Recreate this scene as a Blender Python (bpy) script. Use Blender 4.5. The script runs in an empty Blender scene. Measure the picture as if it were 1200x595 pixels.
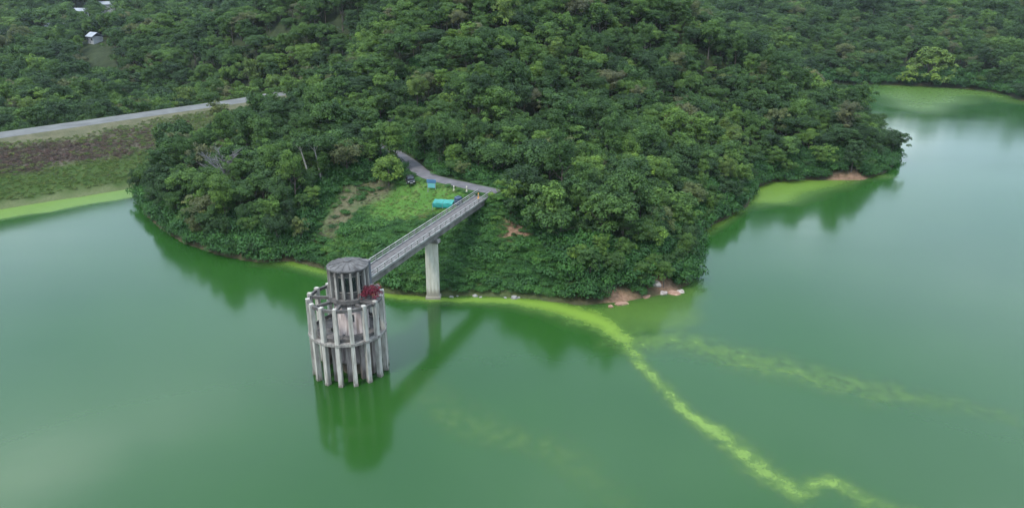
import bpy, bmesh, math, random
import numpy as np
from mathutils import Vector, Matrix

R = math.radians
rng = np.random.default_rng(7)
random.seed(7)
scene = bpy.context.scene
COL = scene.collection

# ------------------------------------------------------------------ camera
CAM_H, PITCH, FPX = 50.0, R(20.5), 850.0
cam_data = bpy.data.cameras.new("camera")
cam_data.sensor_width = 36.0
cam_data.lens = 36.0 * FPX / 1200.0
cam_data.clip_start = 0.5
cam_data.clip_end = 6000
cam = bpy.data.objects.new("camera", cam_data)
cam.location = (0, 0, CAM_H)
cam.rotation_euler = (math.pi / 2 - PITCH, 0, 0)
COL.objects.link(cam)
scene.camera = cam

# ------------------------------------------------------------------ sky: bright broken overcast
SUN_EL, SUN_AZ = R(56), R(222)
world = bpy.data.worlds.new("World")
scene.world = world
world.use_nodes = True
wn, wl = world.node_tree.nodes, world.node_tree.links
wn.clear()
w_out = wn.new("ShaderNodeOutputWorld")
w_bg = wn.new("ShaderNodeBackground")
w_bg.inputs["Strength"].default_value = 0.10
w_sky = wn.new("ShaderNodeTexSky")
w_sky.sky_type = 'NISHITA'
w_sky.sun_disc = False
w_sky.sun_elevation = SUN_EL
w_sky.sun_rotation = SUN_AZ
w_tc = wn.new("ShaderNodeTexCoord")
w_map = wn.new("ShaderNodeMapping")
w_map.inputs["Scale"].default_value = (1.0, 1.0, 2.2)
w_map.inputs["Location"].default_value = (4.34, 19.31, 8.72)
w_noise = wn.new("ShaderNodeTexNoise")
w_noise.inputs["Scale"].default_value = 2.3
w_noise.inputs["Detail"].default_value = 6
w_noise.inputs["Roughness"].default_value = 0.52
w_ramp = wn.new("ShaderNodeValToRGB")
w_ramp.color_ramp.elements[0].position = 0.30
w_ramp.color_ramp.elements[0].color = (0.7, 0.7, 0.7, 1)
w_ramp.color_ramp.elements[1].position = 0.62
w_ramp.color_ramp.elements[1].color = (1, 1, 1, 1)
w_cl = wn.new("ShaderNodeValToRGB")
w_cl.color_ramp.elements[0].position = 0.34
w_cl.color_ramp.elements[0].color = (6.4, 8.8, 11.6, 1)
w_cl.color_ramp.elements[1].position = 0.74
w_cl.color_ramp.elements[1].color = (9.2, 11.5, 14.4, 1)
e3 = w_cl.color_ramp.elements.new(0.56); e3.color = (9.0, 11.4, 14.4, 1)
w_cl.color_ramp.elements[2].position = 0.66; w_cl.color_ramp.elements[2].color = (19, 21, 23, 1)
w_mix = wn.new("ShaderNodeMix")
w_mix.data_type = 'RGBA'
wl.new(w_tc.outputs["Generated"], w_map.inputs["Vector"])
wl.new(w_map.outputs["Vector"], w_noise.inputs["Vector"])
wl.new(w_noise.outputs["Fac"], w_ramp.inputs["Fac"])
wl.new(w_noise.outputs["Fac"], w_cl.inputs["Fac"])
wl.new(w_ramp.outputs["Color"], w_mix.inputs["Factor"])
wl.new(w_sky.outputs["Color"], w_mix.inputs["A"])
# an overcast sky is about three times as bright overhead as at the horizon
w_sep = wn.new("ShaderNodeSeparateXYZ"); wl.new(w_tc.outputs["Generated"], w_sep.inputs["Vector"])
w_gr = wn.new("ShaderNodeMapRange"); w_gr.inputs["From Min"].default_value = 0.0; w_gr.inputs["From Max"].default_value = 0.85
w_gr.inputs["To Min"].default_value = 0.33; w_gr.inputs["To Max"].default_value = 1.12
wl.new(w_sep.outputs["Z"], w_gr.inputs["Value"])
w_mul = wn.new("ShaderNodeVectorMath"); w_mul.operation = 'SCALE'
wl.new(w_cl.outputs["Color"], w_mul.inputs[0]); wl.new(w_gr.outputs["Result"], w_mul.inputs["Scale"])
wl.new(w_mul.outputs["Vector"], w_mix.inputs["B"])
wl.new(w_mix.outputs["Result"], w_bg.inputs["Color"])
wl.new(w_bg.outputs["Background"], w_out.inputs["Surface"])

sun_data = bpy.data.lights.new("sun", 'SUN')
sun_data.energy = 1.5
sun_data.angle = R(10)
sun_data.color = (1.0, 0.96, 0.9)
sun = bpy.data.objects.new("sun", sun_data)
sd = Vector((math.sin(SUN_AZ) * math.cos(SUN_EL), math.cos(SUN_AZ) * math.cos(SUN_EL), math.sin(SUN_EL)))
sun.rotation_euler = sd.to_track_quat('Z', 'Y').to_euler()
COL.objects.link(sun)

vs = scene.view_settings
vs.view_transform = 'Standard'
vs.look = 'None'
vs.exposure = 1.3
vs.gamma = 1.0
vs.use_curve_mapping = False
scene.cycles.max_bounces = 6
scene.cycles.diffuse_bounces = 3
scene.cycles.glossy_bounces = 2
scene.cycles.transparent_max_bounces = 6
scene.cycles.volume_bounces = 1

# ------------------------------------------------------------------ helpers
SP, CP = math.sin(PITCH), math.cos(PITCH)


def ray(px, py):
    a, b = px - 600.0, py - 297.5
    return np.array([a, FPX * CP - b * SP, -(FPX * SP + b * CP)])


def at(px, py, z=0.0):
    d = ray(px, py)
    t = (z - CAM_H) / d[2]
    return float(d[0] * t), float(d[1] * t)


def project(x, y, z):
    zc = y * CP + (CAM_H - z) * SP
    yc = (CAM_H - z) * CP - y * SP
    zc = np.maximum(zc, 1e-3)
    return 600 + FPX * x / zc, 297.5 + FPX * yc / zc, zc


def smooth(x, a, b):
    t = np.clip((x - a) / (b - a), 0, 1)
    return t * t * (3 - 2 * t)


def poly_sd(x, y, poly):
    """signed distance, positive outside the polygon"""
    x = np.asarray(x, float); y = np.asarray(y, float)
    best = np.full(x.shape, 1e9)
    inside = np.zeros(x.shape, bool)
    n = len(poly)
    for i in range(n):
        ax, ay = poly[i]; bx_, by_ = poly[(i + 1) % n]
        ex, ey = bx_ - ax, by_ - ay
        L = ex * ex + ey * ey + 1e-12
        t = np.clip(((x - ax) * ex + (y - ay) * ey) / L, 0, 1)
        best = np.minimum(best, (x - ax - t * ex) ** 2 + (y - ay - t * ey) ** 2)
        if abs(ey) > 1e-12:
            c = ((ay > y) != (by_ > y)) & (x < ex * (y - ay) / ey + ax)
            inside ^= c
    dd = np.sqrt(best)
    return np.where(inside, -dd, dd)


def line_d(x, y, pts):
    """distance to an open polyline and the parameter (0..n-1) of the nearest point"""
    best = np.full(np.shape(x), 1e9); par = np.zeros(np.shape(x))
    for i in range(len(pts) - 1):
        ax, ay = pts[i][:2]; bx_, by_ = pts[i + 1][:2]
        ex, ey = bx_ - ax, by_ - ay
        t = np.clip(((x - ax) * ex + (y - ay) * ey) / (ex * ex + ey * ey + 1e-12), 0, 1)
        d = np.hypot(x - ax - t * ex, y - ay - t * ey)
        par = np.where(d < best, i + t, par); best = np.minimum(best, d)
    return best, par


def vnoise(x, y, s, seed=0):
    """cheap smooth value noise in -1..1"""
    x = np.asarray(x, float) / s + seed * 17.3; y = np.asarray(y, float) / s - seed * 9.1
    xi, yi = np.floor(x).astype(np.int64), np.floor(y).astype(np.int64)
    xf, yf = x - xi, y - yi
    xf = xf * xf * (3 - 2 * xf); yf = yf * yf * (3 - 2 * yf)

    def h(i, j):
        n = (i * 374761393 + j * 668265263 + seed * 1442695) & 0xFFFFFFFF
        n = ((n ^ (n >> 13)) * 1274126177) & 0xFFFFFFFF
        return ((n ^ (n >> 16)) & 0xFFFF) / 32767.5 - 1.0
    return (h(xi, yi) * (1 - xf) + h(xi + 1, yi) * xf) * (1 - yf) + (h(xi, yi + 1) * (1 - xf) + h(xi + 1, yi + 1) * xf) * yf


def mesh_obj(name, verts, faces, mats, parent=None, smooth_shade=False, mat_idx=None, loc=None):
    me = bpy.data.meshes.new(name)
    me.from_pydata([tuple(map(float, v)) for v in verts], [], [tuple(map(int, f)) for f in faces])
    for m in (mats if isinstance(mats, (list, tuple)) else [mats]):
        me.materials.append(m)
    if mat_idx is not None:
        me.polygons.foreach_set("material_index", mat_idx)
    if smooth_shade:
        me.polygons.foreach_set("use_smooth", [True] * len(me.polygons))
    me.update()
    o = bpy.data.objects.new(name, me)
    COL.objects.link(o)
    if loc is not None:
        o.location = loc
    if parent is not None:
        o.parent = parent
    return o


def copy_obj(o, parent=None, loc=None, rotz=None, name=None):
    c = o.copy(); COL.objects.link(c)
    if name: c.name = name
    if parent is not None: c.parent = parent
    if loc is not None: c.location = loc
    if rotz is not None: c.rotation_euler = (0, 0, rotz)
    return c


def tag(o, label, cat=None, group=None, kind=None):
    o["label"] = label
    if cat: o["category"] = cat
    if group: o["group"] = group
    if kind: o["kind"] = kind
    return o


def empty(name, loc=(0, 0, 0), rotz=0.0):
    o = bpy.data.objects.new(name, None)
    o.empty_display_size = 0.5
    o.location = loc; o.rotation_euler = (0, 0, rotz)
    COL.objects.link(o)
    return o


class MB:
    """collects simple solids into one mesh"""
    def __init__(self): self.v = []; self.f = []

    def add(self, v, f):
        o = len(self.v); self.v += [tuple(p) for p in v]; self.f += [tuple(i + o for i in q) for q in f]
        return self

    def box(self, c, s, rz=0.0, taper=1.0, bev=0.0):
        hx, hy, hz = s[0] / 2, s[1] / 2, s[2] / 2
        ca, sa = math.cos(rz), math.sin(rz)
        b = min(bev, hx * .45, hy * .45, hz * .45)
        rings = [(-hz, 1 - b / hx if b else 1, 1 - b / hy if b else 1)]
        if b: rings += [(-hz + b, 1, 1), (hz - b, 1, 1)]
        rings += [(hz, (1 - b / hx) if b else 1, (1 - b / hy) if b else 1)]
        vv = []
        for z, kx, ky in rings:
            tp = 1 + (taper - 1) * (z + hz) / (2 * hz)
            for sx, sy in ((-1, -1), (1, -1), (1, 1), (-1, 1)):
                x, y = sx * hx * kx * tp, sy * hy * ky * tp
                vv.append((c[0] + x * ca - y * sa, c[1] + x * sa + y * ca, c[2] + z))
        n = len(rings); ff = [(3, 2, 1, 0), tuple(4 * (n - 1) + i for i in range(4))]
        for r in range(n - 1):
            for i in range(4):
                j = (i + 1) % 4
                ff.append((4 * r + i, 4 * r + j, 4 * r + 4 + j, 4 * r + 4 + i))
        return self.add(vv, ff)

    def lathe(self, prof, n=32, c=(0, 0, 0), a0=0.0, cap=True):
        vv, ff = [], []
        for r, z in prof:
            for i in range(n):
                a = a0 + 2 * math.pi * i / n
                vv.append((c[0] + r * math.cos(a), c[1] + r * math.sin(a), c[2] + z))
        for k in range(len(prof) - 1):
            for i in range(n):
                j = (i + 1) % n
                ff.append((k * n + i, k * n + j, k * n + n + j, k * n + n + i))
        if cap:
            ff.append(tuple(range(n - 1, -1, -1)))
            ff.append(tuple((len(prof) - 1) * n + i for i in range(n)))
        return self.add(vv, ff)

    def tube(self, pts, rad, n=6):
        pts = [Vector(p) for p in pts]
        if not isinstance(rad, (list, tuple)): rad = [rad] * len(pts)
        vv, ff = [], []
        for k, p in enumerate(pts):
            d = (pts[min(k + 1, len(pts) - 1)] - pts[max(k - 1, 0)]).normalized()
            a = d.cross(Vector((0.31, 0.17, 0.93)))
            if a.length < 1e-3: a = d.cross(Vector((1, 0, 0)))
            a.normalize(); b = d.cross(a)
            for i in range(n):
                t = 2 * math.pi * i / n
                vv.append(tuple(p + (a * math.cos(t) + b * math.sin(t)) * rad[k]))
        for k in range(len(pts) - 1):
            for i in range(n):
                j = (i + 1) % n
                ff.append((k * n + i, k * n + j, k * n + n + j, k * n + n + i))
        ff.append(tuple(range(n - 1, -1, -1))); ff.append(tuple((len(pts) - 1) * n + i for i in range(n)))
        return self.add(vv, ff)

    def build(self, name, mat, parent=None, smooth_shade=False, loc=None):
        return mesh_obj(name, self.v, self.f, mat, parent, smooth_shade, loc=loc)


# ------------------------------------------------------------------ materials
def new_mat(name):
    m = bpy.data.materials.new(name); m.use_nodes = True
    n, l = m.node_tree.nodes, m.node_tree.links
    return m, n, l, n["Principled BSDF"]


def mixc(n, l, fac, a, b, mode='MIX'):
    x = n.new("ShaderNodeMix"); x.data_type = 'RGBA'; x.blend_type = mode
    for s, v in (("Factor", fac), ("A", a), ("B", b)):
        if hasattr(v, "is_linked") or hasattr(v, "links"): l.new(v, x.inputs[s])
        elif s == "Factor": x.inputs[s].default_value = v
        else: x.inputs[s].default_value = (*v, 1)
    return x.outputs["Result"]


def noise(n, l, scale, detail=5, rough=0.55, vec=None, stretch=None):
    t = n.new("ShaderNodeTexNoise")
    t.inputs["Scale"].default_value = scale; t.inputs["Detail"].default_value = detail; t.inputs["Roughness"].default_value = rough
    if vec is None:
        vec = n.new("ShaderNodeTexCoord").outputs["Object"]
    if stretch:
        mp = n.new("ShaderNodeMapping"); mp.inputs["Scale"].default_value = stretch
        l.new(vec, mp.inputs["Vector"]); vec = mp.outputs["Vector"]
    l.new(vec, t.inputs["Vector"])
    return t.outputs["Fac"]


def ramp(n, l, fac, stops):
    r = n.new("ShaderNodeValToRGB")
    e = r.color_ramp.elements
    while len(e) < len(stops): e.new(0.5)
    for k, (p, c) in enumerate(stops):
        e[k].position = p; e[k].color = (*c, 1) if len(c) == 3 else c
    l.new(fac, r.inputs["Fac"])
    return r.outputs["Color"]


def bump(n, l, h, strength, dist, bsdf):
    b = n.new("ShaderNodeBump"); b.inputs["Strength"].default_value = strength; b.inputs["Distance"].default_value = dist
    l.new(h, b.inputs["Height"]); l.new(b.outputs["Normal"], bsdf.inputs["Normal"])


ALB = 0.66


def simple(name, c0, c1, scale, rough=0.8, bmp=0.3, stretch=None, c2=None):
    m, n, l, b = new_mat(name)
    f = noise(n, l, scale, 6, 0.6, stretch=stretch)
    k = ALB
    stops = [(0.32, tuple(v * k for v in c0)), (0.66, tuple(v * k for v in c1))]
    l.new(ramp(n, l, f, stops), b.inputs["Base Color"])
    b.inputs["Roughness"].default_value = rough
    if bmp: bump(n, l, f, bmp, 0.05, b)
    return m


def weathered(name, c0, c1, stain, band_z=1.0, streak=0.75):
    """old concrete: blotches, dark runs down the faces and a stained band above the water line"""
    m, n, l, b = new_mat(name)
    tc = n.new("ShaderNodeTexCoord").outputs["Object"]
    k = ALB
    f = noise(n, l, 1.1, 7, 0.62, tc, (1.4, 1.4, 0.4))
    c = ramp(n, l, f, [(0.30, tuple(v * k for v in c0)), (0.66, tuple(v * k for v in c1))])
    info = n.new("ShaderNodeObjectInfo")
    off = n.new("ShaderNodeVectorMath"); off.operation = 'SCALE'; off.inputs[0].default_value = (37.0, 11.0, 5.0); l.new(info.outputs["Random"], off.inputs["Scale"])
    add = n.new("ShaderNodeVectorMath"); l.new(tc, add.inputs[0]); l.new(off.outputs["Vector"], add.inputs[1])
    run = noise(n, l, 2.6, 5, 0.6, add.outputs["Vector"], (1.6, 1.6, 0.12))
    c = mixc(n, l, ramp(n, l, run, [(0.48, (0, 0, 0)), (0.66, (streak,) * 3)]), c, tuple(v * k for v in stain))
    sx = n.new("ShaderNodeSeparateXYZ"); l.new(tc, sx.inputs["Vector"])
    wob = n.new("ShaderNodeMath"); wob.operation = 'MULTIPLY_ADD'; l.new(run, wob.inputs[0]); wob.inputs[1].default_value = -2.0; l.new(sx.outputs["Z"], wob.inputs[2])
    mr = n.new("ShaderNodeMapRange"); mr.inputs["From Min"].default_value = band_z - 1.6; mr.inputs["From Max"].default_value = band_z - 0.7
    mr.inputs["To Min"].default_value = 0.8; mr.inputs["To Max"].default_value = 0.0
    l.new(wob.outputs[0], mr.inputs["Value"])
    c = mixc(n, l, mr.outputs["Result"], c, tuple(v * k * 0.8 for v in stain))
    l.new(c, b.inputs["Base Color"]); b.inputs["Roughness"].default_value = 0.88
    bump(n, l, f, 0.3, 0.05, b)
    return m


def leaf_mat(name, stops, transl=0.25, hue_noise=True):
    """foliage: the tint of the tree, varied per leaf clump"""
    m, n, l, b = new_mat(name)
    at_ = n.new("ShaderNodeAttribute"); at_.attribute_type = 'INSTANCER'; at_.attribute_name = "tint"
    col = ramp(n, l, at_.outputs["Fac"], stops)
    sh = n.new("ShaderNodeAttribute"); sh.attribute_type = 'GEOMETRY'; sh.attribute_name = "leaf"
    var = ramp(n, l, sh.outputs["Fac"], [(0.0, (0.55, 0.60, 0.62)), (0.5, (1, 1, 1)), (1.0, (1.65, 1.55, 1.15))])
    c = mixc(n, l, 1.0, col, var, 'MULTIPLY')
    l.new(c, b.inputs["Base Color"])
    b.inputs["Roughness"].default_value = 0.62
    b.inputs["Specular IOR Level"].default_value = 0.25
    tr = n.new("ShaderNodeBsdfTranslucent"); l.new(c, tr.inputs["Color"])
    mx = n.new("ShaderNodeMixShader"); mx.inputs["Fac"].default_value = transl
    out = n["Material Output"]
    l.new(b.outputs["BSDF"], mx.inputs[1]); l.new(tr.outputs["BSDF"], mx.inputs[2]); l.new(mx.outputs["Shader"], out.inputs["Surface"])
    return m


TREE_STOPS = [(0.0, (0.025, 0.054, 0.018)), (0.25, (0.038, 0.082, 0.020)), (0.5, (0.064, 0.122, 0.025)),
              (0.72, (0.098, 0.168, 0.030)), (0.86, (0.088, 0.108, 0.036)), (1.0, (0.10, 0.098, 0.056))]
M = {}
M["leaf"] = leaf_mat("foliage", TREE_STOPS)
M["cover"] = leaf_mat("ground_cover_leaves", [(0.0, (0.024, 0.072, 0.018)), (0.6, (0.042, 0.115, 0.024)), (1.0, (0.075, 0.150, 0.030))])
M["brush"] = leaf_mat("dry_brush", [(0.0, (0.062, 0.112, 0.020)), (0.45, (0.110, 0.135, 0.034)), (0.6, (0.078, 0.062, 0.044)), (1.0, (0.100, 0.060, 0.052))], 0.15)
M["bamboo"] = leaf_mat("bamboo_leaves", [(0, (0.075, 0.130, 0.024)), (1, (0.125, 0.185, 0.03))])
M["citrus"] = leaf_mat("round_tree_leaves", [(0, (0.090, 0.155, 0.026)), (1, (0.13, 0.20, 0.034))])
M["red_leaf"] = leaf_mat("red_leaves", [(0, (0.10, 0.009, 0.020)), (1, (0.15, 0.015, 0.03))])
M["bark"] = simple("bark", (0.055, 0.042, 0.032), (0.13, 0.105, 0.08), 3.0, 0.9, 0.5, (1, 1, 0.3))
M["pale_bark"] = simple("pale_bark", (0.22, 0.20, 0.17), (0.42, 0.39, 0.34), 2.0, 0.85, 0.3, (1, 1, 0.4))
M["grey_bark"] = simple("grey_dead_bark", (0.14, 0.125, 0.125), (0.25, 0.23, 0.23), 2.0, 0.9, 0.3, (1, 1, 0.4))
M["concrete"] = weathered("weathered_concrete", (0.15, 0.13, 0.115), (0.42, 0.385, 0.335), (0.075, 0.062, 0.052), -9)
M["column"] = weathered("column_concrete", (0.32, 0.29, 0.245), (0.68, 0.635, 0.55), (0.15, 0.12, 0.09), 0.7, 0.6)
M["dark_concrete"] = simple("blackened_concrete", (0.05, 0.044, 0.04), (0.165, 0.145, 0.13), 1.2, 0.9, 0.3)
M["roof"] = simple("roof_concrete", (0.04, 0.036, 0.034), (0.16, 0.148, 0.138), 0.9, 0.9, 0.3)
M["pink_plaster"] = weathered("pink_white_plaster", (0.28, 0.22, 0.20), (0.54, 0.46, 0.42), (0.13, 0.095, 0.075), 1.4)
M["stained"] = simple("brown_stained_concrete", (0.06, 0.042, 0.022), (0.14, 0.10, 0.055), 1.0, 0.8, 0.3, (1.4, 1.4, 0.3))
M["pier"] = weathered("pier_concrete", (0.52, 0.48, 0.375), (0.76, 0.71, 0.575), (0.32, 0.275, 0.20), 1.6, 0.45)
M["deck"] = simple("deck_concrete", (0.07, 0.06, 0.056), (0.18, 0.155, 0.145), 0.8, 0.85, 0.2)
M["rail"] = simple("railing_paint", (0.17, 0.155, 0.135), (0.44, 0.42, 0.375), 0.7, 0.6, 0.1)
M["girder"] = simple("girder_concrete", (0.085, 0.076, 0.066), (0.25, 0.225, 0.195), 0.6, 0.85, 0.2)
M["glass"] = simple("dark_window_glass", (0.012, 0.014, 0.016), (0.03, 0.034, 0.036), 2.0, 0.15, 0)
M["metal"] = simple("grey_door_paint", (0.11, 0.11, 0.13), (0.19, 0.19, 0.215), 0.8, 0.6, 0.1)
M["road"] = simple("worn_asphalt", (0.085, 0.076, 0.078), (0.155, 0.138, 0.14), 0.5, 0.9, 0.2)
M["gravel_road"] = simple("crest_gravel", (0.085, 0.082, 0.074), (0.155, 0.15, 0.136), 0.25, 0.92, 0.2)
M["pale_rock"] = simple("pale_rock", (0.24, 0.19, 0.16), (0.56, 0.48, 0.43), 1.2, 0.9, 0.6)
M["red_rock"] = simple("red_earth_rock", (0.26, 0.14, 0.09), (0.44, 0.27, 0.18), 1.2, 0.9, 0.6)
M["grey_rock"] = simple("grey_rock", (0.18, 0.17, 0.15), (0.36, 0.34, 0.30), 1.0, 0.9, 0.6)
M["teal"] = simple("turquoise_netting", (0.012, 0.20, 0.165), (0.022, 0.32, 0.265), 0.5, 0.55, 0.1)
M["navy"] = simple("navy_paint", (0.02, 0.045, 0.09), (0.035, 0.075, 0.14), 0.8, 0.5, 0.05)
M["blue"] = simple("blue_paint", (0.04, 0.13, 0.25), (0.07, 0.20, 0.34), 0.8, 0.5, 0.05)
M["cyan"] = simple("cyan_paint", (0.10, 0.36, 0.36), (0.16, 0.46, 0.45), 0.8, 0.5, 0.05)
M["post"] = simple("grey_post", (0.2, 0.2, 0.2), (0.35, 0.35, 0.34), 1.0, 0.6, 0.05)
M["orange"] = simple("orange_paint", (0.62, 0.26, 0.05), (0.75, 0.36, 0.08), 1.0, 0.55, 0.05)
M["cream"] = simple("cream_paint", (0.62, 0.56, 0.40), (0.75, 0.70, 0.52), 1.0, 0.55, 0.05)
M["car"] = simple("black_car_paint", (0.008, 0.008, 0.009), (0.013, 0.012, 0.013), 2.0, 0.25, 0)
M["tyre"] = simple("tyre_rubber", (0.012, 0.012, 0.012), (0.02, 0.02, 0.02), 3.0, 0.9, 0.1)
M["lamp"] = simple("lamp_glass", (0.5, 0.48, 0.45), (0.65, 0.62, 0.58), 2.0, 0.2, 0)
M["rim"] = simple("wheel_metal", (0.3, 0.3, 0.3), (0.45, 0.45, 0.45), 2.0, 0.35, 0)
M["wall_white"] = simple("house_wall", (0.30, 0.30, 0.29), (0.46, 0.46, 0.45), 0.4, 0.85, 0.1)
M["roof_white"] = simple("pale_metal_roof", (0.30, 0.32, 0.34), (0.48, 0.50, 0.52), 0.3, 0.5, 0.1)
M["roof_grey"] = simple("grey_roof", (0.26, 0.27, 0.29), (0.40, 0.41, 0.42), 0.3, 0.7, 0.1)

# ------------------------------------------------------------------ the lie of the land
DAM_C, DAM_U = np.array([-136.0, 191.6]), np.array([0.5823, 0.8130])
DAM_N = np.array([-DAM_U[1], DAM_U[0]])
CREST = 12.0


def dam_sq(x, y):
    dx, dy = x - DAM_C[0], y - DAM_C[1]
    return dx * DAM_U[0] + dy * DAM_U[1], dx * DAM_N[0] + dy * DAM_N[1]


def dam_pt(s, q):
    p = DAM_C + DAM_U * s + DAM_N * q
    return float(p[0]), float(p[1])


SHORE_PX = [(163, 232), (172, 252), (190, 268), (215, 284), (260, 299), (300, 307), (345, 306), (385, 316), (420, 331), (455, 343),
            (500, 347), (560, 346), (620, 349), (680, 357), (730, 353), (785, 343), (810, 331), (815, 300), (820, 272), (848, 257),
            (876, 241), (882, 222), (905, 213), (950, 211), (1010, 211), (1036, 203)]
LAKE = [dam_pt(-270, -2), dam_pt(-130, -2), dam_pt(0, -2), dam_pt(60, -2), (-99, 215), (-97, 192)]
LAKE += [at(*p) for p in SHORE_PX]
LAKE += [(117, 215), (123, 240), (112, 290), (125, 345), (160, 385), (194, 386)]
LAKE += [at(*p) for p in ((1100, 102), (1150, 106), (1178, 110), (1200, 119))]
LAKE += [(295, 300), (420, 180), (430, -150), (100, -260), (-280, -220), (-330, -90)]

Z_BENCH = 12.1
ROAD = [at(588, 226, Z_BENCH), at(566, 222, Z_BENCH), at(535, 215, Z_BENCH), at(508, 209, Z_BENCH), at(491, 201, Z_BENCH), at(482, 192, Z_BENCH),
        (-30, 172), (-33, 186), (-28, 202), (-16, 216)]
ROAD_Z = [Z_BENCH] * 6 + [12.8, 14.5, 17.5, 21.0]


def height(x, y, detail=True):
    x = np.asarray(x, float); y = np.asarray(y, float)
    d = poly_sd(x, y, LAKE)
    dl = np.maximum(d, 0)
    s, q = dam_sq(x, y)
    z = 12.3 * (1 - np.exp(-dl / 15.0))
    hill = 46 * np.exp(-0.5 * (((x - 15) / 105) ** 2 + ((y - 320) / 85) ** 2)) * smooth(dl, 18, 85)
    far = 36 * smooth(y, 400, 820) + 16 * smooth(y, 800, 1300)
    right = 10 * smooth(dl, 10, 190) * smooth(x, 90, 220)
    z = z + hill + right
    w = smooth(q, -40, -18) * (1 - smooth(s, 82, 128)) * (x < 0)
    valley = 2.0 + 6 * smooth(q, 30, 240) + 2.0 * smooth(-s, 60, 260)
    z = z * (1 - w) + valley * w
    z = z + far + (6.0 * vnoise(x, y, 70, 3) + 9 * vnoise(x, y, 160, 5)) * smooth(dl, 60, 200) * smooth(y, 230, 420)
    if detail:
        z = z + (0.8 * vnoise(x, y, 9, 1) + 0.35 * vnoise(x, y, 3.2, 2)) * smooth(dl, 1, 12) * (1 - 0.6 * w)
    # level bench cut for the access road
    rd, rp = line_d(x, y, ROAD)
    rz = np.interp(rp, range(len(ROAD_Z)), ROAD_Z)
    k = 1 - smooth(rd, 2.6, 8.5)
    z = z * (1 - k) + rz * k
    bed = -np.minimum(-np.minimum(d, 0) * 0.32, 7.0)
    return np.where(d > 0, np.maximum(z, 0.02 + 0.12 * np.minimum(dl, 6)), bed), d


def ground(px, py):
    """first point of the land that the ray through a pixel meets"""
    dv = ray(px, py); dv = dv / dv[1]
    ys = np.concatenate([np.arange(80, 420, 0.5), np.arange(420, 1400, 2.0)])
    xs, zs = dv[0] * ys, CAM_H + dv[2] * ys
    h, _ = height(xs, ys)
    hit = np.nonzero(h >= zs)[0]
    i = hit[0] if len(hit) else len(ys) - 1
    return float(xs[i]), float(ys[i]), float(h[i])


def axis(parts):
    return np.unique(np.concatenate([np.arange(a, b, st) for a, b, st in parts]))


gx = axis([(-1500, -400, 50), (-400, -130, 9), (-130, 150, 1.6), (150, 320, 5), (320, 1501, 40)])
gy = axis([(-600, 60, 40), (60, 96, 8), (96, 240, 1.6), (240, 420, 4), (420, 900, 12), (900, 2001, 60)])
GX, GY = np.meshgrid(gx, gy)
GZ, GD = height(GX, GY)
nx, ny = len(gx), len(gy)


def grid_faces(nx, ny, keep=None):
    i = np.arange(nx - 1)[None, :] + np.arange(ny - 1)[:, None] * nx
    f = np.stack([i, i + 1, i + nx + 1, i + nx], -1).reshape(-1, 4)
    return f if keep is None else f[keep.reshape(-1)]


# clearing on the spur above the bridge (world outline found where the photo shows it on the slope)
def outline(pts): return [ground(*p)[:2] for p in pts]


CLEAR = outline([(384, 302), (362, 290), (378, 255), (398, 222), (436, 210), (470, 206), (489, 199), (520, 209), (560, 216), (590, 220), (592, 236), (588, 262),
                 (622, 272), (640, 290), (655, 318), (668, 345)]) + [at(660, 351), at(560, 345), at(500, 346), at(450, 341), at(410, 322)]
LAWN = outline([(436, 236), (470, 219), (500, 214), (545, 224), (538, 244), (512, 256), (474, 264), (440, 256)])
DRY = outline([(392, 292), (368, 288), (382, 255), (400, 222), (440, 211), (468, 218), (452, 232), (420, 246), (404, 268)])
SCAR = outline([(586, 262), (612, 264), (622, 278), (604, 286), (588, 278)])

# ground colour zones: forest floor, lawn, dry grass, red soil
c_lawn = 1 - smooth(poly_sd(GX, GY, LAWN), -1.0, 2.0)
c_dry = 1 - smooth(poly_sd(GX, GY, DRY) + 1.2 * vnoise(GX, GY, 3, 8), -0.8, 1.0)
c_scar = 1 - smooth(poly_sd(GX, GY, SCAR) + 1.5 * vnoise(GX, GY, 2.5, 9), -0.5, 0.8)
red_pts = [at(780, 341), at(728, 353), at(985, 211), at(1005, 210)]
c_red = np.zeros_like(GX)
for (rx, ry) in red_pts:
    c_red = np.maximum(c_red, 1 - smooth(np.hypot((GX - rx) / 1.8, GY - ry), 1.0, 2.6))
c_red = np.maximum(c_red, c_scar)
rim = (1 - smooth(GD, 0.6, 3.0)) * (GD > -1.0)
c_red = np.maximum(c_red, rim * 0.2)
fl = np.zeros((ny, nx, 4)); fl[..., 0] = c_lawn; fl[..., 1] = c_dry * np.clip(0.75 + 0.5 * vnoise(GX, GY, 2.5, 12), 0.2, 0.95); fl[..., 2] = c_red
fl[..., 3] = 1 - smooth(poly_sd(GX, GY, CLEAR), -0.5, 2.0)

m, n, l, b = new_mat("hillside_ground")
za = n.new("ShaderNodeAttribute"); za.attribute_name = "zone"
sep = n.new("ShaderNodeSeparateColor"); l.new(za.outputs["Color"], sep.inputs["Color"])
n1 = noise(n, l, 0.35, 6, 0.6); n2 = noise(n, l, 1.7, 5, 0.6)
c = ramp(n, l, n1, [(0.3, (0.016, 0.022, 0.010)), (0.7, (0.034, 0.045, 0.018))])
c = mixc(n, l, za.outputs["Alpha"], c, ramp(n, l, n2, [(0.3, (0.020, 0.050, 0.012)), (0.7, (0.034, 0.070, 0.018))]))
c = mixc(n, l, sep.outputs["Red"], c, ramp(n, l, n1, [(0.3, (0.034, 0.085, 0.016)), (0.55, (0.052, 0.110, 0.020)), (0.75, (0.085, 0.115, 0.034))]))
c = mixc(n, l, sep.outputs["Green"], c, ramp(n, l, n2, [(0.3, (0.055, 0.054, 0.028)), (0.7, (0.120, 0.098, 0.060))]))
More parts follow.
